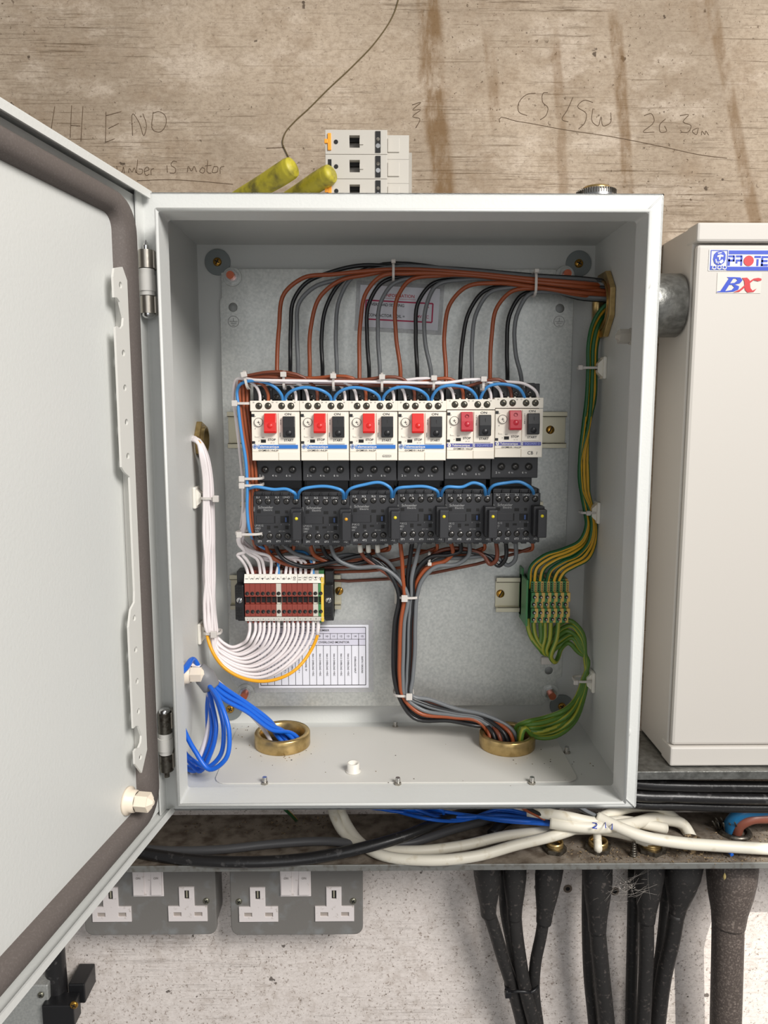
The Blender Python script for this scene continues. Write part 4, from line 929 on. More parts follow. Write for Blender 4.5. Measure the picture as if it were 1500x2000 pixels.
# ------------------------------------------------------------------ white wires into the numbered terminals
topu = [486, 496, 509, 518, 528, 539, 545.5, 557, 567, 578, 587, 597, 607.5, 614]
for k, u in enumerate(topu):
    blue = k in (6, 13); t = k/13; ya = YT+.006
    lean = [-8, -9, -3, -5, 3, 6, -3, 4, 1, -2, 1, 0, 6, -6][k]
    P = [(u, 1142, ya+.004), (u-.5, 1130, ya), (u+lean*.5, 1112, ya+.001), (u+lean, 1096+2*(k % 3), ya+.003)]
    if blue: P += [(u+lean-8, 1082, .142), (u-50, 1076, .146)]
    elif k in (0, 1, 3, 4, 2): P = P[:3]+[(u+lean-6, 1094-2*k, .128), (u-22, 1084-k, .126), (478-k, 1078-3*k, .124), (466-k*.5+(k == 1)*3, 1062-2*k, .121), (468+k*1.2, 1045, .120), (474+k, 1030, .120), (475+k, 990, .121)]
    else: P += [(lerp(u, 490, .45), 1088+(k % 4)*2.5, .135+.002*(k % 3)), (lerp(u, 480, .85), 1084-(k % 3)*5, .136), (474, 1068-(k % 4)*5, .128), (470+k*.4, 1048, .124), (474+k*.5, 1030, .122), (476+k*.4, 985, .124)]
    wire('terminal_wire', ('light blue wire entering the top of terminal %s' if blue else 'white wire entering the top of terminal %s')  % (NUM[k] if not blue else {6: 'seven', 13: 'fourteen'}[k]), P, .00155 if not blue else .0014, W_blue if blue else W_white, 'wires above the numbered terminals')
botu = [488, 499, 508, 516, 526, 535, 544, 556, 564, 573, 582, 592, 602, 612, 622]
for k, u in enumerate(botu):
    t = k/13; ya = YT+.006; g = k == 14; yl = lerp(.136, .124, t)+.002*((k*5) % 3)
    j = ((k*7) % 5-2)*2.2
    P = [(u, 1204, ya+.003), (u, 1216, ya), (u-.5-1.2*t, 1233+6*t, ya-.001), (lerp(484, 596, t)+(0 if not g else 3), lerp(1246, 1268, t), ya-.003), (lerp(472, 560, t), lerp(1260, 1304, t)+j*.5, yl), (lerp(453, 512, t), lerp(1266, 1326, t)+j*.5, yl), (lerp(437, 458, t), lerp(1258, 1314, t)+j*.4, yl),
         (lerp(424, 420, t), lerp(1245, 1282, t), yl)]
    q = ((k*4) % 14)/13; yv = .126+.004*(k % 4)
    if g: P[4:] = [(572, 1312, .120), (524, 1330, .118), (476, 1325, .118), (436, 1302, .119), (413, 1268, .120), (405, 1240, .126)]; q = .45; yv = .142
    P += [(lerp(406, 425, q) if not g else 406, 1236 if not g else 1225, yv if not g else .134), (lerp(402, 422, q)+j*.6, 1190, yv), (lerp(401, 417, q)-j*.6, 1120, yv), (lerp(400, 420, q)+j*.4, 1040, yv), (lerp(399, 417, q), 976, yv), (lerp(398, 414, q), 930, yv), (lerp(392, 406, q), 890, yv-.001), (lerp(388, 396, q), 868, .1265+.003*(q))]
    P.append(Vector((-HX-.014, gl_l.y-.006+.012*q, gl_l.z-.004+.008*((k % 3)/2))))
    if not g: wire('terminal_wire', 'white wire sweeping from the foot of terminal %s up the left wall' % NUM[k], P, .00165, W_white, 'white wires below the numbered terminals', sub=6)
    else:
        wire('terminal_wire', 'yellow and green earth wire forming the outermost curve below the terminals', P, .00165, W_amber, 'white wires below the numbered terminals', m2=W_green, phase=.72, frac=.24, n=14, sub=6)
        b = MB(); b.tube([at(*P[0]), at(*P[1]), at(*P[2])], .0019, W_white, sub=3); tag(b.build('wire_sleeve'), 'short white sleeve on the yellow wire at the foot of terminal fifteen', 'sleeve')
tie(410, 972, .131, .0085, 0, 'cable tie round the white bundle beside the left wall, below the brass gland', False, depth=.0085, group='ties on the white bundle', head=.9, sq=.0042)
tie(416, 1234, .131, .0090, 0, 'cable tie round the white bundle where it starts to fan out to the terminals', False, depth=.0085, group='ties on the white bundle', head=.3, sq=.0042)

# ------------------------------------------------------------------ earth wires
for k, ut in enumerate((1033, 1043, 1055, 1068, 1081, 1092)):
    t = k/5; yv = .132+.003*(k % 3)
    P = [(ut, 1148, .134), (ut+1, 1134, .131), (ut+lerp(4, 10, t), lerp(1108, 1118, t), .130), (lerp(1062, 1122, t), lerp(1086, 1106, t), .130), (lerp(1100, 1146, t), lerp(1073, 1093, t), .131), (lerp(1133, 1161, t), lerp(1056, 1062, t), yv), (lerp(1146, 1163, t), lerp(1025, 1028, t), yv), (lerp(1143, 1158, t), 1000, yv+.004),
         (lerp(1136, 1152, (k*2 % 6)/5), 960, yv+.004), (lerp(1133, 1150, (k*2 % 6)/5), 900, yv+.003), (lerp(1140, 1156, (k*3 % 6)/5), 830, yv+.003), (lerp(1146, 1161, t), 780, yv+.003), (lerp(1149, 1163, t), 720, yv+.004), (lerp(1150, 1166, t), 670, yv+.004), (lerp(1160, 1175, t), lerp(628, 640, t), yv+.004), (lerp(1184, 1190, t), lerp(596, 618, t), gl_r.y-.006+.003*k)]
    e = at(*P[-1]); P.append(Vector((HX+.012, e.y, e.z+.004)))
    wire('earth_wire', 'dark green and yellow wire into the %s earth terminal' % (['leftmost', 'second from left', 'third from left', 'third from right', 'second from right', 'rightmost'][k]), P, .0021, W_green, 'earth wires above the earth terminals', m2=W_yel, phase=.10+.07*(k % 3-1), twist=.10*(k % 3-1), frac=.20, n=15, sub=6)
for k, ut in enumerate((1031, 1042, 1056, 1064, 1075, 1090)):
    t = k/5
    lowv = [1276, 1270, 1262, 1278, 1281, 1293][k]; lx = [1058, 1060, 1058, 1062, 1070, 1079][k]
    P = [(ut, 1208, .132), (ut, 1222, .130), (lerp(ut, lx, .25), 1245, .127), (lx-3, lowv-8, .126), (lx+4, lowv, .130), (lx+12, lowv-12, .140)]
    pk = [(1112, 1212), (1116, 1222), (1108, 1232), (1120, 1238), (1118, 1246), (1110, 1256)][k]
    P += [(lerp(lx, pk[0], .5), pk[1]+14, .142), (pk[0], pk[1], .138), (lerp(1134, 1130, t), pk[1]+18, .136), (lerp(1143, 1146, t), 1285, .134), (lerp(1146, 1138, t), 1330, .132), (lerp(1140, 1126, t), 1362, .126), (lerp(1120, 1100, t), lerp(1412, 1388, t), .116-.004*(k % 2)), (lerp(1078, 1062, t), lerp(1440, 1402, t), .110+.005*(k % 2))]
    ra = -.4+t*1.6; e = Vector((RC.x+.006+.010*math.cos(ra), RC.y-.010+.011*math.sin(ra), -HZ+.022+.004*(1-t))); P += [(lerp(1042, 1028, t), lerp(1438, 1410, t), .110), e, e+Vector((-.006, 0, -.030))]
    wire('earth_wire', 'olive green and yellow wire from the foot of the %s earth terminal' % (['leftmost', 'second', 'third', 'fourth', 'fifth', 'rightmost'][k]), P, .0023, W_lgreen, 'earth wires below the earth terminals', m2=W_lyel, phase=.10+.05*(k % 2), twist=(4 if k == 2 else .15), frac=.22, n=15, sub=6)
tie(1149, 719, .137, .0105, 0, 'pale cable tie holding the earth wires to the uppermost right wall mount', False, depth=.008, group='ties on the earth wires', head=-.95, sq=.003)
tie(1148, 1000, .138, .0085, 0, 'pale cable tie holding the earth wires to the middle right wall mount', False, depth=.008, group='ties on the earth wires', head=-.2, sq=.003)
tie(1137, 1326, .132, .0095, 0, 'pale cable tie holding the earth wires to the lowest right wall mount', False, depth=.009, group='ties on the earth wires', head=-.95, sq=.003)

# ------------------------------------------------------------------ blue coil
G0 = RING[0]
CO = [dict(a=(430, 1372), b=(448, 1435), c=(441, 1482), d=(410, 1503), e=(380, 1465), f=(352, 1398), y=.036), dict(a=(425, 1372), b=(437, 1435), c=(430, 1476), d=(404, 1498), e=(372, 1482), f=(350, 1425), y=.046),
      dict(a=(414, 1374), b=(422, 1425), c=(412, 1470), d=(388, 1506), e=(368, 1485), f=(348, 1448), y=.054), dict(a=(410, 1376), b=(414, 1425), c=(398, 1480), d=(380, 1510), e=(364, 1505), f=(346, 1478), y=.060),
      dict(a=(405, 1378), b=(405, 1440), c=(388, 1500), d=(374, 1520), e=(360, 1522), f=(344, 1508), y=.066)]
for k, d in enumerate(CO):
    y = d['y']; t = k/4
    xl = -HX+.005
    P = [at(398+3*k, 1326+2*k, .075), at(*d['a'], y+.012), at(*d['b'], y), at(*d['c'], y-.002), at(*d['d'], y), at(*d['e'], y+.004)]
    f_ = at(*d['f'], .034); f_.x = xl; P.append(f_); g_ = at(350, 1385, .024); g_.x = xl; P.append(g_+Vector((0, .001*k, .002*k))); pg = at(356, 1317, x=-HX+.0015).z; P += [Vector((xl, .030+.002*k, pg+.006)), Vector((xl+.003+.0005*k, .054, pg+.0115)), Vector((xl+.006, .072, pg+.0127)), at(394, 1312+2*k, .078)]
    for q in P: q.z = max(q.z, -HZ+.0060)
    wire('blue_wire', 'blue wire loop in the lower left corner, %s' % ['rightmost of the coil', 'second from right', 'middle of the coil', 'second from left', 'leftmost and lowest'][k], P, .0021, W_sblue, 'blue coil in the lower left corner')
    e = Vector((G0.x-.006+.006*k*.7, G0.y-.002+.003*(k % 3), -HZ+.012))
    P = [at(396+2*k, 1312+3*k, .075), at(420+2*k, 1330+7*k-(4*(k % 2)), .078), at(470+3*k, 1366+6*k-(5*(k % 2)), .090), at(520+3*k, 1402+6*k-(4*(k % 2)), .105), e+Vector((.001, 0, .0)), e+Vector((.013, .000, -.014))]
    wire('blue_wire', 'blue wire slanting from the tape to the floor gland, %s' % ['topmost', 'second from top', 'middle one', 'second from bottom', 'bottommost'][k], P, .0021, W_sblue, 'blue wires to the left floor gland')
xl = -HX+.006
wire('white_wire', 'white wire hanging in a long curve behind the blue coil', [at(372, 1297, .076), at(385, 1300, .076), at(398, 1326, .076), at(410, 1362, .074), at(412, 1392, .070), at(404, 1438, .064), at(390, 1480, .060), at(374, 1514, .066)], .0026, W_white)
e = Vector((G0.x-.012, G0.y-.006, -HZ+.012))
wire('white_wire', 'white wire lying under the blue ones into the left floor gland', [at(372, 1297, .084), at(400, 1312, .084), at(430, 1336, .088), at(480, 1385, .098), e+Vector((-.003, 0, .004)), e+Vector((.012, 0, -.028))], .0020, W_white)
b = MB(); b.tube([at(386, 1306, .072), at(400, 1322, .072), at(413, 1342, .073)], [.0070, .0095, .0085], grey_tape, n=16); tag(b.build('grey_tape'), 'grey tape wrapped round the blue coil beside the ivory plug', 'tape')

# ------------------------------------------------------------------ on top of the enclosure
YM = .030; a = at(636, 374, YM); 
o = empty('circuit_breaker', (a.x, YM, HZ), 'loose three pole breaker with light grey case and orange clips lying on the enclosure top', 'circuit breaker')
px = .000407
Wf = (757-636)*px; Hh = .0505
mcb = mat('breaker_grey', (188, 183, 174), .45)
for k in range(3):
    z0_ = k*.0186+.0002; z1_ = z0_+.0184; zc = (z0_+z1_)/2
    b = MB(); 
    hx0, hx1 = (683-636)*px, (703-636)*px
    b.flat([rect(0, z0_, Wf, z1_), rect(hx0, zc-.0042, hx1, zc+.0050)], 'y', .005, .005, mcb, bevel=.0003)
    b.box(.001, Wf-.001, .010, .068, z0_+.0001, z1_-.0001, mcb); b.box(Wf-.001, Wf+.0178, .012, .060, z0_, z1_, mcb)
    b.box(hx0, hx1, .0098, .0101, zc-.0042, zc+.005, mat('breaker_recess', (120, 116, 110), .5)); b.box(hx0, hx1, .006, .010, zc+.0022, zc+.005, dark)
    b.box(hx1, hx1+.003, -.0008, .001, zc-.002, zc+.002, mcb)
    b.build('pole_case', o)
    b = MB(); b.box((734-636)*px, (744-636)*px, -.0008, .0005, zc-.0080, zc+.0080, dark); b.cyl(((739-636)*px, -.0009, zc-.003), ((739-636)*px, .0003, zc-.003), .0018, bright, n=14); b.cyl(((739-636)*px, -.0010, zc+.002), ((739-636)*px, .0002, zc+.002), .0014, darkst, n=14); b.build('terminal_opening', o)
    b = MB(); b.cyl(((657-636)*px, -.0003, zc), ((657-636)*px, .0002, zc), .0017, dark, n=18); b.build('rivet_hole', o)
    b = MB()
    if k != 1: b.box((641-636)*px, (648-636)*px, -.0012, .0005, zc-.0064, zc+.0064, orange); b.box(-.0006, (641-636)*px, -.0012, .0005, zc-.0012, zc+.002, orange); b.build('orange_clip', o, bevel=.0003)
    else: b.box((641-636)*px, (648-636)*px, -.0002, .0005, zc-.0030, zc+.0055, dark); b.build('clip_slot', o)
    b = MB(); b.box(Wf+.0005, Wf+.0100, .0110, .0122, zc-.0040, zc+.0068, mcb); b.build('terminal_cover', o, bevel=.0003)
b = MB(); b.box(Wf+.0182, Wf+.0205, .020, .058, .0005, .0450, steel); b.build('metal_foot', o)
# pliers
o = empty('pliers', tuple(at(540, 372, .06)*1), 'pliers with grimy yellow grips lying on the enclosure top', 'pliers'); o.location.z = HZ; base = o.location.copy()
def local(p): return Vector(p)-base
b = MB(); P = [at(430, 408, .075), at(475, 382, .058), at(510, 364, .045), at(545, 343, .032), at(565, 330, .025), at(571, 326, .023), at(575, 323.5, .022)]
b.tube([local(p) for p in P], [.0056, .0068, .0080, .0086, .0086, .0078, .0038], handle_y, n=18); b.build('handle_grip', o)
b = MB(); P = [at(510, 420, .085), at(555, 394, .066), at(590, 374, .050), at(622, 354, .034), at(640, 343, .025), at(646, 339, .022), at(650, 336.5, .021)]
b.tube([local(p) for p in P], [.0054, .0064, .0074, .0080, .0080, .0072, .0036], handle_y, n=18); b.build('handle_grip', o)
b = MB(); c1 = Vector((at(440, 396, .12).x, .115, HZ+.0075)); b.cyl(local(c1)-Vector((0, 0, .005)), local(c1)+Vector((0, 0, .005)), .011, darkst); b.box(local(c1).x-.007, local(c1).x+.007, local(c1).y, local(c1).y+.020, local(c1).z-.005, local(c1).z+.005, darkst); b.build('jaws', o, bevel=.001)
p = at(1166, 372, .034); o = empty('blanking_gland', (p.x, .036, HZ), 'round brass and knurled steel gland standing on the enclosure top at the right', 'cable gland')
b = MB(); b.lathe((0, 0, 0), (0, 0, 1), [(.0155, 0), (.0155, .0095), (.0145, .0115), (.0110, .0125), (0, .0125)], bright, n=40)
for k in range(48):
    a_ = 2*PI*k/48; b.box(-.0004, .0004, .0150, .0160, .0075, .0112, darkst, Matrix.Rotation(a_, 3, 'Z'))
b.build('knurled_ring', o)
b = MB(); b.lathe((0, 0, .0120), (0, 0, 1), [(.0112, 0), (.0112, .0016), (.0102, .0024), (.0085, .0024), (.0080, .0018), (0, .0018)], brass, n=40); b.build('brass_cap', o)

# ------------------------------------------------------------------ right hand cabinet
YC = .104; a = at(1363, 470, YC)
CX = .268; zt = at(1400, 434, YC-.004).z; zc1 = at(1400, 472, YC-.004).z; zc2 = at(1400, 1459, YC-.004).z; zb = at(1400, 1496, YC-.004).z; XR = CX+.36
o = empty('cabinet', (CX, YW, zb), 'beige steel switchgear cabinet at the right edge with blue and red stickers', 'cabinet')
def cb(name, fn, bevel=0, par=None):
    b = MB(); fn(b); ob = b.build(name, par or o, bevel); ob.matrix_parent_inverse = Matrix.Translation(-o.location) if not par else Matrix.Identity(4); return ob
cb('cabinet_body', lambda b: b.box(CX, XR, YC+.007, YW, zb+.001, zt-.001, cabpaint), .0015)
dr = cb('cabinet_door', lambda b: b.box(CX+.0010, XR-.001, YC-.0015, YC+.0062, zc2+.0005, zc1-.0018, cabpaint), .003)
cb('top_cap', lambda b: b.box(CX-.0008, XR, YC-.0045, YC+.020, zc1, zt, cabpaint), .0022)
cb('bottom_cap', lambda b: b.box(CX-.0008, XR, YC-.0045, YC+.020, zb, zc2, cabpaint), .0018)
YS = YC-.0017
def sk(name, fn):
    b = MB(); fn(b); ob = b.build(name, dr); return ob
s0 = at(1385, 488, YS); s1 = at(1500, 529, YS); k_ = .000478
def sx_(zx): return at(1240+zx/5.77, 560, YS).x
def sz_(zy): return at(1420, 400+zy/5.77, YS).z
def f(b):
    xr = sx_(1900)
    b.box(sx_(815), xr, YS-.0003, YS, sz_(745), sz_(505), stick_w)
    b.box(sx_(1035), xr, YS-.0005, YS-.0002, sz_(558), sz_(515), sblue_pr); b.box(sx_(1020), xr, YS-.0005, YS-.0002, sz_(742), sz_(698), sblue_pr)
    # emblem panel: bearded head in profile over three waves
    y_ = YS-.0005
    b.flat([rect(sx_(832), sz_(735), sx_(1025), sz_(512)), rect(sx_(840), sz_(690), sx_(1018), sz_(520))], 'y', y_, .00015, sblue_pr)
    L = [(870, 560), (895, 532), (940, 522), (980, 530), (1000, 565), (1000, 615), (985, 655), (950, 680), (910, 682), (878, 660), (862, 615)]
    b.flat([[(sx_(u_), sz_(v_)) for u_, v_ in L]], 'y', y_-.0001, .00015, sblue_pr)
    for L in ([(905, 575), (940, 560), (975, 572), (972, 590), (945, 588), (938, 625), (925, 622), (925, 590), (905, 592)], [(885, 615), (895, 612), (905, 660), (893, 655)], [(930, 640), (965, 615), (978, 640), (955, 665), (930, 655)], [(905, 545), (950, 535), (955, 545), (915, 556)], [(910, 640), (918, 638), (925, 668), (915, 668)]):
        b.flat([[(sx_(u_), sz_(v_)) for u_, v_ in L]], 'y', y_-.0004, .00015, stick_w)
    for k in range(3):
        cx_ = 868+58*k; b.flat([circ(sx_(cx_+10), sz_(708), .0019, 14), circ(sx_(cx_+10), sz_(708), .0012, 14)], 'y', y_-.0004, .00015, stick_w); b.box(sx_(cx_-20), sx_(cx_+30), y_-.0005, y_-.0003, sz_(724), sz_(719), stick_w)
    # PROTEUS lettering drawn as blocks
    def R(x0, y0, x1, y1, m_=sblue_pr): b.box(sx_(x0), sx_(x1), y_, y_+.0003, sz_(y1), sz_(y0), m_)
    R(1032, 570, 1095, 592); R(1085, 572, 1107, 640); R(1032, 618, 1100, 640); R(1030, 605, 1054, 688)
    R(1118, 570, 1180, 592); R(1170, 572, 1192, 688); R(1118, 618, 1185, 640); R(1116, 640, 1138, 662)
    b.flat([circ(sx_(1262), sz_(632), (sx_(1318)-sx_(1206))/2, 36)], 'y', y_-.0001, .0002, sred_pr)
    R(1325, 575, 1398, 600); R(1350, 612, 1374, 690); R(1405, 578, 1485, 600); R(1405, 622, 1475, 646); R(1400, 668, 1480, 692); R(1402, 600, 1424, 690)
    R(1495, 578, 1518, 690); R(1495, 668, 1580, 692); R(1560, 578, 1582, 690); R(1600, 578, 1680, 600); R(1600, 600, 1622, 645); R(1600, 625, 1680, 646); R(1658, 646, 1680, 690); R(1600, 668, 1680, 692)
sk('maker_sticker', f)
def f(b):
    b.box(sx_(922), sx_(1420), YS-.0002, YS, sz_(998), sz_(765), mat('clear_sticker', (214, 208, 200), .35)); y_ = YS-.0004
    def poly(L, m_, dy=0): b.flat([[(sx_(u_), sz_(v_)) for u_, v_ in L]], 'y', y_-dy, .00015, m_)
    poly([(925, 980), (965, 972), (1050, 832), (1030, 816), (1110, 816), (1020, 972), (1040, 986), (925, 986)], sblue_pr)
    poly([(1105, 816), (1180, 820), (1205, 850), (1180, 885), (1120, 898), (1172, 920), (1165, 955), (1110, 980), (1030, 986), (1030, 972), (1090, 962), (1118, 930), (1090, 902), (1060, 902), (1070, 886), (1120, 880), (1150, 850), (1130, 832), (1095, 832)], sblue_pr, .0001)
    poly([(1200, 825), (1255, 822), (1285, 850), (1300, 940), (1325, 968), (1370, 945), (1340, 982), (1270, 990), (1240, 960), (1225, 860)], sred_pr, .0002)
    poly([(1415, 832), (1418, 852), (1380, 862), (1330, 850), (1250, 920), (1180, 980), (1110, 988), (1180, 955), (1260, 880), (1330, 832), (1380, 824)], sred_pr, .0003)
sk('model_sticker', f)
# shelf under the cabinet
zs = zb-.0008
b = MB(); ysf = at(1400, 1506, z=zs).y; b.box(at(1180, 1506, ysf).x, XR+.1, ysf, YW, zs-.0015, zs, galvpipe); b.box(at(1180, 1506, ysf).x, XR+.1, ysf-.0006, ysf+.0012, zs-.0085, zs, galvpipe)
tag(b.build('steel_shelf', bevel=.0006), 'galvanised steel shelf edge carrying the right-hand cabinet', 'shelf')

# ------------------------------------------------------------------ tray of glands under the enclosure
ZT = -.357; YF = at(700, 1690, z=ZT).y
b = MB(); b.box(-.62, .62, YF, YW, ZT-.002, ZT, tray_m); o = b.build('gland_tray'); tag(o, 'dusty steel ledge running along the wall under the enclosure', 'ledge')
b = MB(); b.box(-.62, .62, YF-.0016, YF, ZT-.0052, ZT+.0012, lip_m); b.build('front_lip', o, bevel=.0006)
# dust and chips
def debris(name, label, zones, n, smin, smax, z0):
    b = MB()
    for k in range(n):
        u0, u1, v0, v1 = random.choice(zones); p = at(random.uniform(u0, u1), random.uniform(v0, v1), z=z0)
        if p.y > YW-.004: continue
        s = random.uniform(smin, smax)*random.choice((.5, .7, 1, 1)); R_ = Matrix.Rotation(random.random()*PI, 3, 'Z')@Matrix.Rotation(random.uniform(-.5, .5), 3, 'X')
        l = random.choice((1, 1, 1.4, 2.2)); vs = [R_@Vector((x*s*l, y*s*.6, z*s*.4)) for x, y, z in ((-1, 0, 0), (0, -1, 0), (1, 0, .2), (.2, 1, 0), (0, .1, 1.1), (0, 0, -.6))]
        b.add([v+Vector((p.x, p.y, z0+s*.3)) for v in vs], [(0, 1, 4), (1, 2, 4), (2, 3, 4), (3, 0, 4), (1, 0, 5), (2, 1, 5), (3, 2, 5), (0, 3, 5)], dirt_m)
    return tag(b.build(name), label, 'debris', kind='stuff')
debris('dust_and_chips', 'brown dust, seed husks and brick chips scattered along the ledge', [(350, 700, 1590, 1630), (1130, 1460, 1655, 1685), (1130, 1460, 1655, 1685), (1380, 1500, 1600, 1650), (520, 640, 1588, 1615), (1100, 1300, 1640, 1680), (1380, 1500, 1655, 1688)], 1500, .0004, .0013, ZT)
b = MB()
for k in range(110):
    u, v = random.choice(((random.gauss(555, 40), random.gauss(1482, 8)), (random.gauss(520, 60), random.gauss(1440, 30)), (random.gauss(1050, 60), random.gauss(1480, 30)), (random.uniform(450, 1150), random.uniform(1425, 1535)), (random.gauss(470, 30), random.gauss(1420, 10))))
    p = at(u, v, z=-HZ+.0028); s = random.uniform(.0002, .0006)
    if abs(p.x) > .19 or p.y > .17 or p.y < .01 or min((p-q).to_2d().length for q in [Vector((r_.x, r_.y, p.z)) for r_ in RING]) < .029: continue
    b.box(p.x-s, p.x+s, p.y-s*.6, p.y+s*.6, -HZ+.0026, -HZ+.0026+s, dirt_m)
tag(b.build('floor_crumbs'), 'dark crumbs and swarf scattered on the enclosure floor', 'debris', kind='stuff')

def tz(u, v, h): return at(u, v, z=ZT+h)
def cable(name, label, pts, r, m_, group=None, cat='cable', **k):
    b = MB(); b.tube(pts, r, m_, n=14, **k); return tag(b.build(name), label, cat, group)
cable('cable', 'thick shiny black cable curving along the ledge from the door towards the blue wires', [tz(180, 1640, .006), tz(290, 1668, .006), tz(380, 1680, .006), tz(480, 1684, .006), tz(590, 1678, .007), tz(700, 1658, .016), tz(790, 1633, .022), tz(870, 1600, .024), tz(930, 1580, .020), tz(990, 1560, .014)], .0056, cable_black)
cable('cable', 'dark grey cable lying behind the thick black one on the ledge', [tz(180, 1640, .0046), tz(300, 1660, .0046), tz(420, 1660, .0046), tz(540, 1648, .0046), tz(640, 1643, .0046), tz(720, 1650, .0046), tz(800, 1646, .0046), tz(880, 1622, .0046), tz(960, 1600, .005)], .0043, cable_grey)
cable('cable', 'white cable dropping from behind the enclosure and sweeping right, the upper one of two', [tz(655, 1560, .06), tz(652, 1590, .03), tz(668, 1622, .012), tz(720, 1655, .0057), tz(800, 1662, .006), tz(900, 1652, .0065), tz(990, 1632, .010), tz(1060, 1625, .014), tz(1180, 1622, .016), tz(1240, 1635, .014), tz(1270, 1648, .008), tz(1274, 1656, -.002)], .0052, cable_white)
cable('cable', 'white cable sweeping along the ledge nearest its front edge', [tz(668, 1560, .055), tz(668, 1590, .026), tz(690, 1630, .010), tz(740, 1668, .0057), tz(830, 1680, .006), tz(930, 1672, .0065), tz(1010, 1650, .010), tz(1090, 1630, .018), tz(1150, 1608, .026), tz(1190, 1590, .030), tz(1240, 1576, .03), tz(1290, 1578, .026), tz(1320, 1600, .012)], .0053, cable_white)
cable('cable', 'thick white cable crossing over to the right edge of the photo', [tz(1166, 1596, .034), tz(1200, 1612, .030), tz(1250, 1632, .024), tz(1320, 1645, .018), tz(1400, 1652, .012), tz(1480, 1657, .010), tz(1600, 1662, .010)], .0058, cable_white)
cable('cable', 'white cable with blue pen marks ending above the ledge', [tz(1074, 1606, .030), tz(1110, 1612, .029), tz(1170, 1616, .027), tz(1230, 1610, .024), tz(1290, 1600, .016), tz(1335, 1612, .008), tz(1352, 1640, -.002)], .0062, cable_white)
cable('cable', 'white cable passing tight under the enclosure corner', [tz(1030, 1584, .036), tz(1110, 1596, .036), tz(1160, 1606, .03), tz(1220, 1604, .024), tz(1300, 1618, .012)], .0055, cable_white)
b = MB(); q = tz(1168, 1612, .0345)
cable('cable', 'black flexible cable behind the ledge crossing under the blue wires', [tz(960, 1630, .006), tz(985, 1605, .012), tz(1040, 1590, .016), tz(1090, 1570, .02)], .0055, cable_black)
# blue pen marks as thin strokes lying on that cable
b = MB()
for pts in ([(1157, 1607), (1165, 1608), (1164, 1614), (1157, 1617), (1166, 1618)], [(1182, 1606), (1183, 1617)], [(1196, 1608), (1195, 1620)]):
    b.tube([tz(u, v, .0335) for u, v in pts], .0005, sblue_pr, n=5, sub=2)
tag(b.build('pen_mark'), 'blue handwritten figures 51 on the white cable', 'marking')
# blue wires under the enclosure
for k in range(7):
    j = ((k*3) % 7-3); u0 = 672+k*22; P = [tz(u0, 1566, .050-.002*k), tz(u0+60, 1582+j*1.0, .036-.003*(k % 3)), tz(820+k*8, 1590+j*3.2, .026+.003*(k % 3)), tz(900+k*3, 1596+j*2.0, .020+.004*(k % 2)), tz(980, 1592-j*3.8, .022+.003*(k % 3)), tz(1050, 1602-j*2.2, .026), tz(1090, 1608-j*1.2, .028)]
    wire('blue_wire', 'blue wire under the enclosure entering the white cable end, %s from left' % ORD[k], P, .0018, W_sblue, 'blue wires under the enclosure')
for k, (u, c1, m_) in enumerate(((1030, 'brown', W_brown), (1040, 'black', W_black), (1136, 'black', W_black), (1144, 'dark grey', W_grey))):
    P = [tz(u-20, 1570, .05), tz(u, 1583, .042), tz(u+18, 1592, .036), tz(u+34, 1600, .031)]
    wire('core_wire', '%s core wire entering %s under the enclosure' % (c1, 'the pen-marked white cable' if k < 2 else 'the long white cable'), P, .0018, m_, 'cores under the enclosure')
wire('earth_wire', 'yellow and green wire poking through a hole in the ledge below the enclosure', [tz(545, 1570, .05), tz(562, 1585, .03), tz(575, 1598, .008), tz(580, 1604, -.004)], .0020, W_yel, m2=W_green, phase=.2, frac=.35, cat='wire')
wire('blue_wire', 'stub of blue wire sticking out under the long white cable', [tz(1396, 1645, .008), tz(1415, 1655, .007), tz(1425, 1664, .005), tz(1430, 1670, .004)], .0019, W_sblue)
# black bundle under the shelf
for k in range(6):
    v0 = 1531+k*8; yy = .112+.010*((k*2) % 3); z_ = at(1300, v0, yy).z
    P = [Vector((at(1190, 1500, yy).x, yy, z_+.006)), Vector((at(1240, 1500, yy).x, yy, z_+.001)), Vector((at(1330, 1500, yy).x, yy-.002, z_-.001+.001*(k % 2))), Vector((at(1430, 1500, yy).x, yy, z_-.003)), Vector((at(1560, 1500, yy).x, yy, z_-.004)), Vector((at(1700, 1500, yy).x, yy, z_-.004))]
    cable('cable', 'black cable in the bundle under the steel shelf, %s from the top' % ORD[k], P, .0056, cable_black, 'black bundle under the steel shelf')
cable('armoured_cable_core', 'fat blue core bending up from the frayed cable at the right', [tz(1424, 1622, .002), tz(1428, 1604, .016), tz(1448, 1588, .028), tz(1490, 1582, .032), tz(1580, 1584, .03)], .0060, mat('dull_blue_insulation', (38, 118, 170), .35))
cable('armoured_cable_core', 'fat brown core bending up from the frayed cable at the right', [tz(1438, 1626, .002), tz(1444, 1612, .012), tz(1462, 1601, .020), tz(1500, 1597, .022), tz(1580, 1600, .02)], .0058, mat('dull_brown_insulation', (142, 84, 68), .4))
b = MB()
for k in range(16):
    a_ = k*.4; u0 = 1414+26*math.cos(a_)+12; v0 = 1618+6*math.sin(a_); b.tube([tz(u0, v0, .002), tz(u0-6+random.uniform(-6, 4), v0-16, .014+random.uniform(0, .01))], .0008, darkst, n=5, sub=2)
b.lathe(tz(1434, 1628, -.001), (0, 0, 1), [(.0165, 0), (.0175, .003), (.015, .0055), (.012, .004)], darkst, n=30)
tag(b.build('armour_strands'), 'frayed steel armour strands round the blue and brown cores', 'cable end')
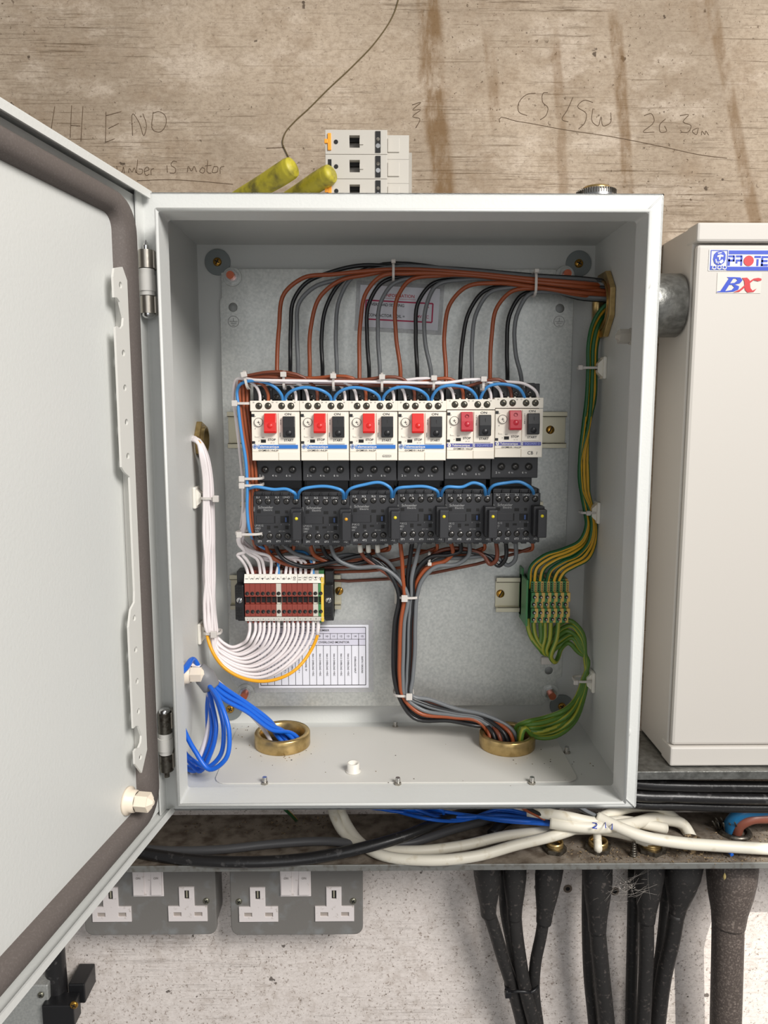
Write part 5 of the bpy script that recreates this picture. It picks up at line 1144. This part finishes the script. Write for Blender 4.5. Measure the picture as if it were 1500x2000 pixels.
# glands through the ledge
for k, (u, v, r_, wd) in enumerate(((1083, 1656, .0085, 'partly hidden under the white cables, leftmost of the ledge glands'), (1168, 1654, .0095, 'holding an upright white core in the middle of the ledge'), (1271, 1655, .0105, 'receiving the looping white cable, beside the upright screw'), (1352, 1652, .0095, 'caked in dust, rightmost of the ledge glands'))):
    p = tz(u, v+4, 0); o = empty('brass_gland', (p.x, p.y, ZT), 'brass cable gland '+wd, 'cable gland', 'ledge glands')
    b = MB(); b.cyl((0, 0, 0), (0, 0, .0045), r_*1.45, darkst if k != 3 else dirt_m, n=6, sm=False, a0=.4*k); b.build('locknut', o, bevel=.0006)
    b = MB(); b.lathe((0, 0, .0045), (0, 0, 1), [(r_, 0), (r_, .0008), (r_*1.04, .0013), (r_, .0018), (r_, .0026), (r_*1.04, .0031), (r_, .0036), (r_, .0052), (r_*.82, .0052), (r_*.8, 0)], brass if k != 3 else dirt_m, n=30); b.build('threaded_neck', o)
wire('core_wire', 'dusty white core standing upright in the middle ledge gland', [tz(1168, 1660, 0), tz(1168, 1655, .008), tz(1167, 1640, .012), tz(1166, 1625, .02)], .0042, cable_white)
p = tz(1237, 1672, 0); o = MB(); o.cyl((p.x, p.y, ZT), (p.x, p.y, ZT+.016), .0030, darkst, r2=.0016, n=12); 
for k in range(6): o.lathe((p.x, p.y, ZT+.001+k*.0024), (0, 0, 1), [(.0030-.0002*k, 0), (.0040-.0003*k, .0006), (.0029-.0002*k, .0012)], darkst, n=12)
tag(o.build('upright_screw'), 'rusty screw poking point up through the ledge', 'screw')

# ------------------------------------------------------------------ cables hanging under the ledge
yc = .132
def hang(label, sh, cab, rc, m_=cable_dusty, ysh=yc, name='hanging_cable', shroud=True):
    """sh = (uL,uR at the ledge, uL,uR at shroud foot, v foot); cab = [(u,v,y)...]"""
    o = None; P = [at(*c) for c in cab]
    base = P[0].copy(); o = empty(name, base, label, 'cable', 'black cables under the ledge')
    b = MB(); b.tube([p-base for p in P], rc, m_, n=18); b.build('sheath', o)
    if shroud:
        uL, uR, fL, fR, vf = sh; t_ = at((uL+uR)/2, 1700, ysh); t_.z = ZT-.004; f_ = at((fL+fR)/2, vf, cab[0][2])
        k = (ysh-CAM.y)/F_PX*1.06; r0 = (uR-uL)/2*k; r1 = (fR-fL)/2*k
        Q = [t_, t_+Vector((0, 0, -.012)), t_.lerp(f_, .42), t_.lerp(f_, .62), t_.lerp(f_, .85), f_]
        b = MB(); b.tube([q-base for q in Q], [r0, r0, r0*.98, lerp(r0, r1, .35), lerp(r0, r1, .85), r1], m_, n=24); b.build('shroud', o)
hang('black cable with tapered shroud hanging under the ledge, leftmost of the tied trio', (922, 978, 939, 969, 1788), [(954, 1780, .132), (964, 1810, .134), (982, 1870, .138), (1000, 1925, .142), (1022, 2010, .150), (1040, 2100, .155)], .0070)
hang('black cable with tapered shroud hanging under the ledge, middle of the tied trio', (981, 1028, 991, 1019, 1794), [(1005, 1785, .132), (1008, 1820, .132), (1015, 1870, .134), (1024, 1925, .136), (1046, 2010, .140), (1065, 2100, .145)], .0072)
hang('black cable with tapered shroud hanging under the ledge, right of the tied trio', (1049, 1103, 1047, 1077, 1802), [(1062, 1792, .132), (1058, 1820, .133), (1046, 1880, .137), (1043, 1925, .142), (1052, 2010, .148), (1062, 2100, .15)], .0062)
hang('thin black cable hanging behind the middle of the tied trio', None, [(983, 1700, .155), (985, 1780, .158), (996, 1840, .16), (1010, 1925, .16), (1030, 2010, .16), (1045, 2100, .16)], .0048, shroud=False)
hang('black cable with long shroud hanging left of the cobweb', (1137, 1195, 1149, 1184, 1818), [(1166, 1805, .130), (1170, 1850, .131), (1178, 1930, .133), (1186, 2010, .136), (1190, 2100, .14)], .0086)
hang('thin black cable hanging behind the left side of the long shroud', None, [(1148, 1700, .158), (1147, 1800, .16), (1150, 1900, .16), (1160, 2010, .16), (1165, 2100, .16)], .0060, shroud=False)
hang('black cable hanging straight down left of the cluster at the cobweb', None, [(1238, 1700, .150), (1236, 1800, .152), (1234, 1900, .154), (1232, 2010, .156), (1232, 2100, .156)], .0062, shroud=False)
hang('black shrouded cable in the middle of the right cluster', (1240, 1298, 1246, 1279, 1800), [(1263, 1790, .128), (1263, 1850, .128), (1260, 1930, .129), (1256, 2010, .130), (1254, 2100, .13)], .0076)
hang('black shrouded cable leaning left in the right cluster', (1302, 1374, 1307, 1336, 1793), [(1322, 1783, .130), (1314, 1830, .132), (1298, 1900, .136), (1284, 2010, .142), (1276, 2100, .145)], .0082)
hang('thin black cable behind the right cluster', None, [(1300, 1700, .16), (1297, 1780, .16), (1290, 1850, .16), (1275, 1950, .16), (1268, 2100, .16)], .0050, shroud=False)
hang('very thick dusty cable with wide shroud hanging at the right edge', (1381, 1478, 1391, 1454, 1806), [(1422, 1790, .126), (1421, 1850, .127), (1419, 1930, .129), (1417, 2010, .131), (1416, 2100, .132)], .0160, cable_dusty2)
c = at(1020, 1922, .140); o = empty('cable_tie', c, 'black cable tie binding the trio of hanging black cables', 'cable tie'); b = MB()
P = rect(-.0175, -.011, .0165, .012, .010, 6); b.tube([Vector((p[0], p[1], -.001+.002*math.sin(i_*.5))) for i_, p in enumerate(P)]+[Vector((P[0][0], P[0][1], -.001))], .0016, black, n=8, sub=2); b.build('strap', o)
b = MB(); b.box(-.021, -.0145, -.0165, -.010, -.0035, .0035, black); b.tube([Vector((-.018, -.013, 0)), Vector((-.021, -.016, .004)), Vector((-.019, -.019, .007))], .0014, black, n=6, sub=3); b.build('tie_head', o, bevel=.0006)
b = MB(); random.seed(3)
cw = mat('cobweb', (200, 192, 184), .8, alpha=.6)
for k in range(42):
    u0, v0 = random.gauss(1225, 22), random.gauss(1735, 20); u1, v1 = random.gauss(1225, 30), random.gauss(1735, 24); yy = random.uniform(.112, .118)
    b.tube([at(u0, v0, yy), at((u0+u1)/2+random.uniform(-3, 3), (v0+v1)/2+3, yy), at(u1, v1, yy)], .00012, cw, n=3, sub=2)
for k in range(9): p = at(random.gauss(1225, 16), random.gauss(1728, 6), .113); b.lathe(p-Vector((0, 0, .0008)), (0, 0, 1), [(0, 0), (.0008, .0008), (0, .0016)], cw, n=6)
tag(b.build('cobweb'), 'dusty cobweb strung between the black shrouds under the ledge', 'cobweb')
b = MB(); p = at(1415, 1712, .108); b.tube([p+Vector((0, 0, .012)), p+Vector((0, 0, .004))], .0002, cw, n=4, sub=1); b.lathe(p+Vector((0, 0, -.004)), (0, 0, 1), [(0, 0), (.0012, .002), (.0016, .004), (.0008, .007), (0, .008)], mat('husk', (190, 170, 110), .8), n=10)
tag(b.build('insect_husk'), 'pale dry insect husk hanging in front of the thickest cable', 'insect husk')
for (u, v, wd) in ((1109, 1736, 'left'), (1201, 1741, 'right')):
    p = at(u, v, YW-.0002); b = MB(); b.lathe((p.x, YW+.0001, p.z), (0, -1, 0), [(.0052, 0), (.0046, .0004), (.0026, .0005), (.0018, 0)], mat('plug_ring', (120, 106, 94), .8), n=18); b.lathe((p.x, YW-.0004, p.z), (0, 1, 0), [(.0024, 0), (0, .0001)], dark, n=16)
    tag(b.build('wall_plug'), 'drilled hole with plug in the wall, %s of the two between the hanging cables' % wd, 'wall plug')

# ------------------------------------------------------------------ metal-clad sockets
YQ = .150
def socket(uc, label):
    a = at(uc-128.5, 1760, YQ); c = at(uc+128.5, 1760, YQ); xc = (a.x+c.x)/2; hw = (c.x-a.x)/2; zbm = at(uc, 1819, YQ).z; s_ = hw/128.5
    def LX(zx): return ((240+zx/2.2727)-580.5)*s_
    def LZ(zy): return at(uc, 1540+zy/2.2727, YQ).z-zbm
    o = empty('double_socket', (xc, YQ, zbm), label, 'socket outlet', 'metal-clad double sockets'); ht = .086
    b = MB(); b.flat([rect(-hw, 0, hw, ht, .009)], 'y', -.003, .003, socket_grey, bevel=.0012); b.build('face_plate', o)
    b = MB(); b.flat([rect(-hw+.002, .002, hw-.002, ht-.002, .007)], 'y', .018, .018, socket_grey, bevel=.001); b.build('back_box', o)
    wp = mat('socket_white', (232, 224, 222), .4, bump=(400, .15, .0003), var=(200, (190, 180, 172), .62, .75))
    for x0_ in (520, 855):
        b = MB(); A = x0_; B = x0_+172; s0_, s1_ = x0_+50, x0_+117
        L = [(A, 570), (B, 570), (B, 505), (s1_, 505), (s1_, 420), (s0_, 420), (s0_, 505), (A, 505)]
        R_ = lambda cx_, cz_, w_, h_: rect(LX(cx_-w_), LZ(cz_+h_), LX(cx_+w_), LZ(cz_-h_))
        cxm = (A+B)/2
        b.flat([[(LX(q[0]), LZ(q[1])) for q in L], R_(cxm-2, 453, 10, 19), R_(cxm-46, 539, 17, 9), R_(cxm+46, 539, 17, 9)], 'y', -.0068, .0012, wp, bevel=.0004); ins = b.build('socket_insert', o)
        b = MB(); b.box(LX(cxm-12), LX(cxm+8), -.0062, -.0060, LZ(472), LZ(434), dark)
        for dx in (-46, 46): b.box(LX(cxm+dx-17), LX(cxm+dx+17), -.0064, -.0060, LZ(548), LZ(530), mat('shutter_grey', (170, 160, 152), .5))
        b.box(LX(cxm-6), LX(cxm+1), -.0066, -.0060, LZ(468), LZ(438), rail_m); b.build('pin_slots', ins)
    b = MB(); b.box(LX(703), LX(838), -.0068, -.0060, LZ(462), LZ(350), wp); b.build('switch_surround', o, bevel=.0004)
    for x0_ in (708, 786):
        b = MB(); xa_, xb_ = LX(x0_), LX(x0_+46); za, zb_ = LZ(456), LZ(345)
        vs = [Vector((x, y, z)) for x in (xa_, xb_) for y, z in ((-.0066, za), (-.0100, za+.002), (-.0078, zb_), (-.0066, zb_))]
        b.add(vs, [(0, 1, 2, 3), (7, 6, 5, 4), (0, 4, 5, 1), (1, 5, 6, 2), (2, 6, 7, 3), (3, 7, 4, 0)], wp); b.text('ON', (xa_+xb_)/2, LZ(376), .0022, -.0096, mat('faint_grey_print', (150, 144, 140), .6)); r_ = b.build('rocker_switch', o, bevel=.0003); renorm(r_)
    for zx in (520, 1023): inst(SCR_BOX, 'screw', o, (LX(zx), -.006, LZ(484)))
    return o
socket(580.5, 'grey metal-clad double socket fully visible under the ledge')
socket(296, 'grey metal-clad double socket partly hidden by the open door')
# conduit clamp bottom left
o = empty('conduit_run', at(110, 1960, .150), 'black conduit held by a black saddle clamp below the open door', 'conduit'); base = o.location.copy()
b = MB(); b.tube([at(100, 1700, .165)-base, at(106, 1850, .160)-base, at(112, 1930, .156)-base, at(118, 2060, .152)-base], .0108, cable_black, n=24); b.build('conduit', o)
b = MB(); c = at(118, 1955, .150)-base; b.box(c.x-.0125, c.x+.0215, -.018, .002, c.z-.0165, c.z+.0095, black); b.build('saddle', o, bevel=.0015)
b = MB(); b.box(c.x+.0085, c.x+.0265, .0015, .034, c.z-.0045, c.z+.0185, black); b.build('saddle_base', o, bevel=.0015)
s = at(145, 1962, .132)-base; inst(SCR_GOLD, 'screw', o, (s.x, -.0182, s.z))
p0 = at(-60, 1925, .140); p1 = at(93, 1925, .140); b = MB(); b.box(p0.x, p1.x, .140, YW-.001, p0.z-.16, p0.z, galv); o = b.build('wall_box', bevel=.0015); tag(o, 'grey steel box edge in the bottom left corner behind the door', 'box')
p = at(80, 1943, .139); inst(SCR_BOX, 'screw', o, (p.x, .139, p.z))
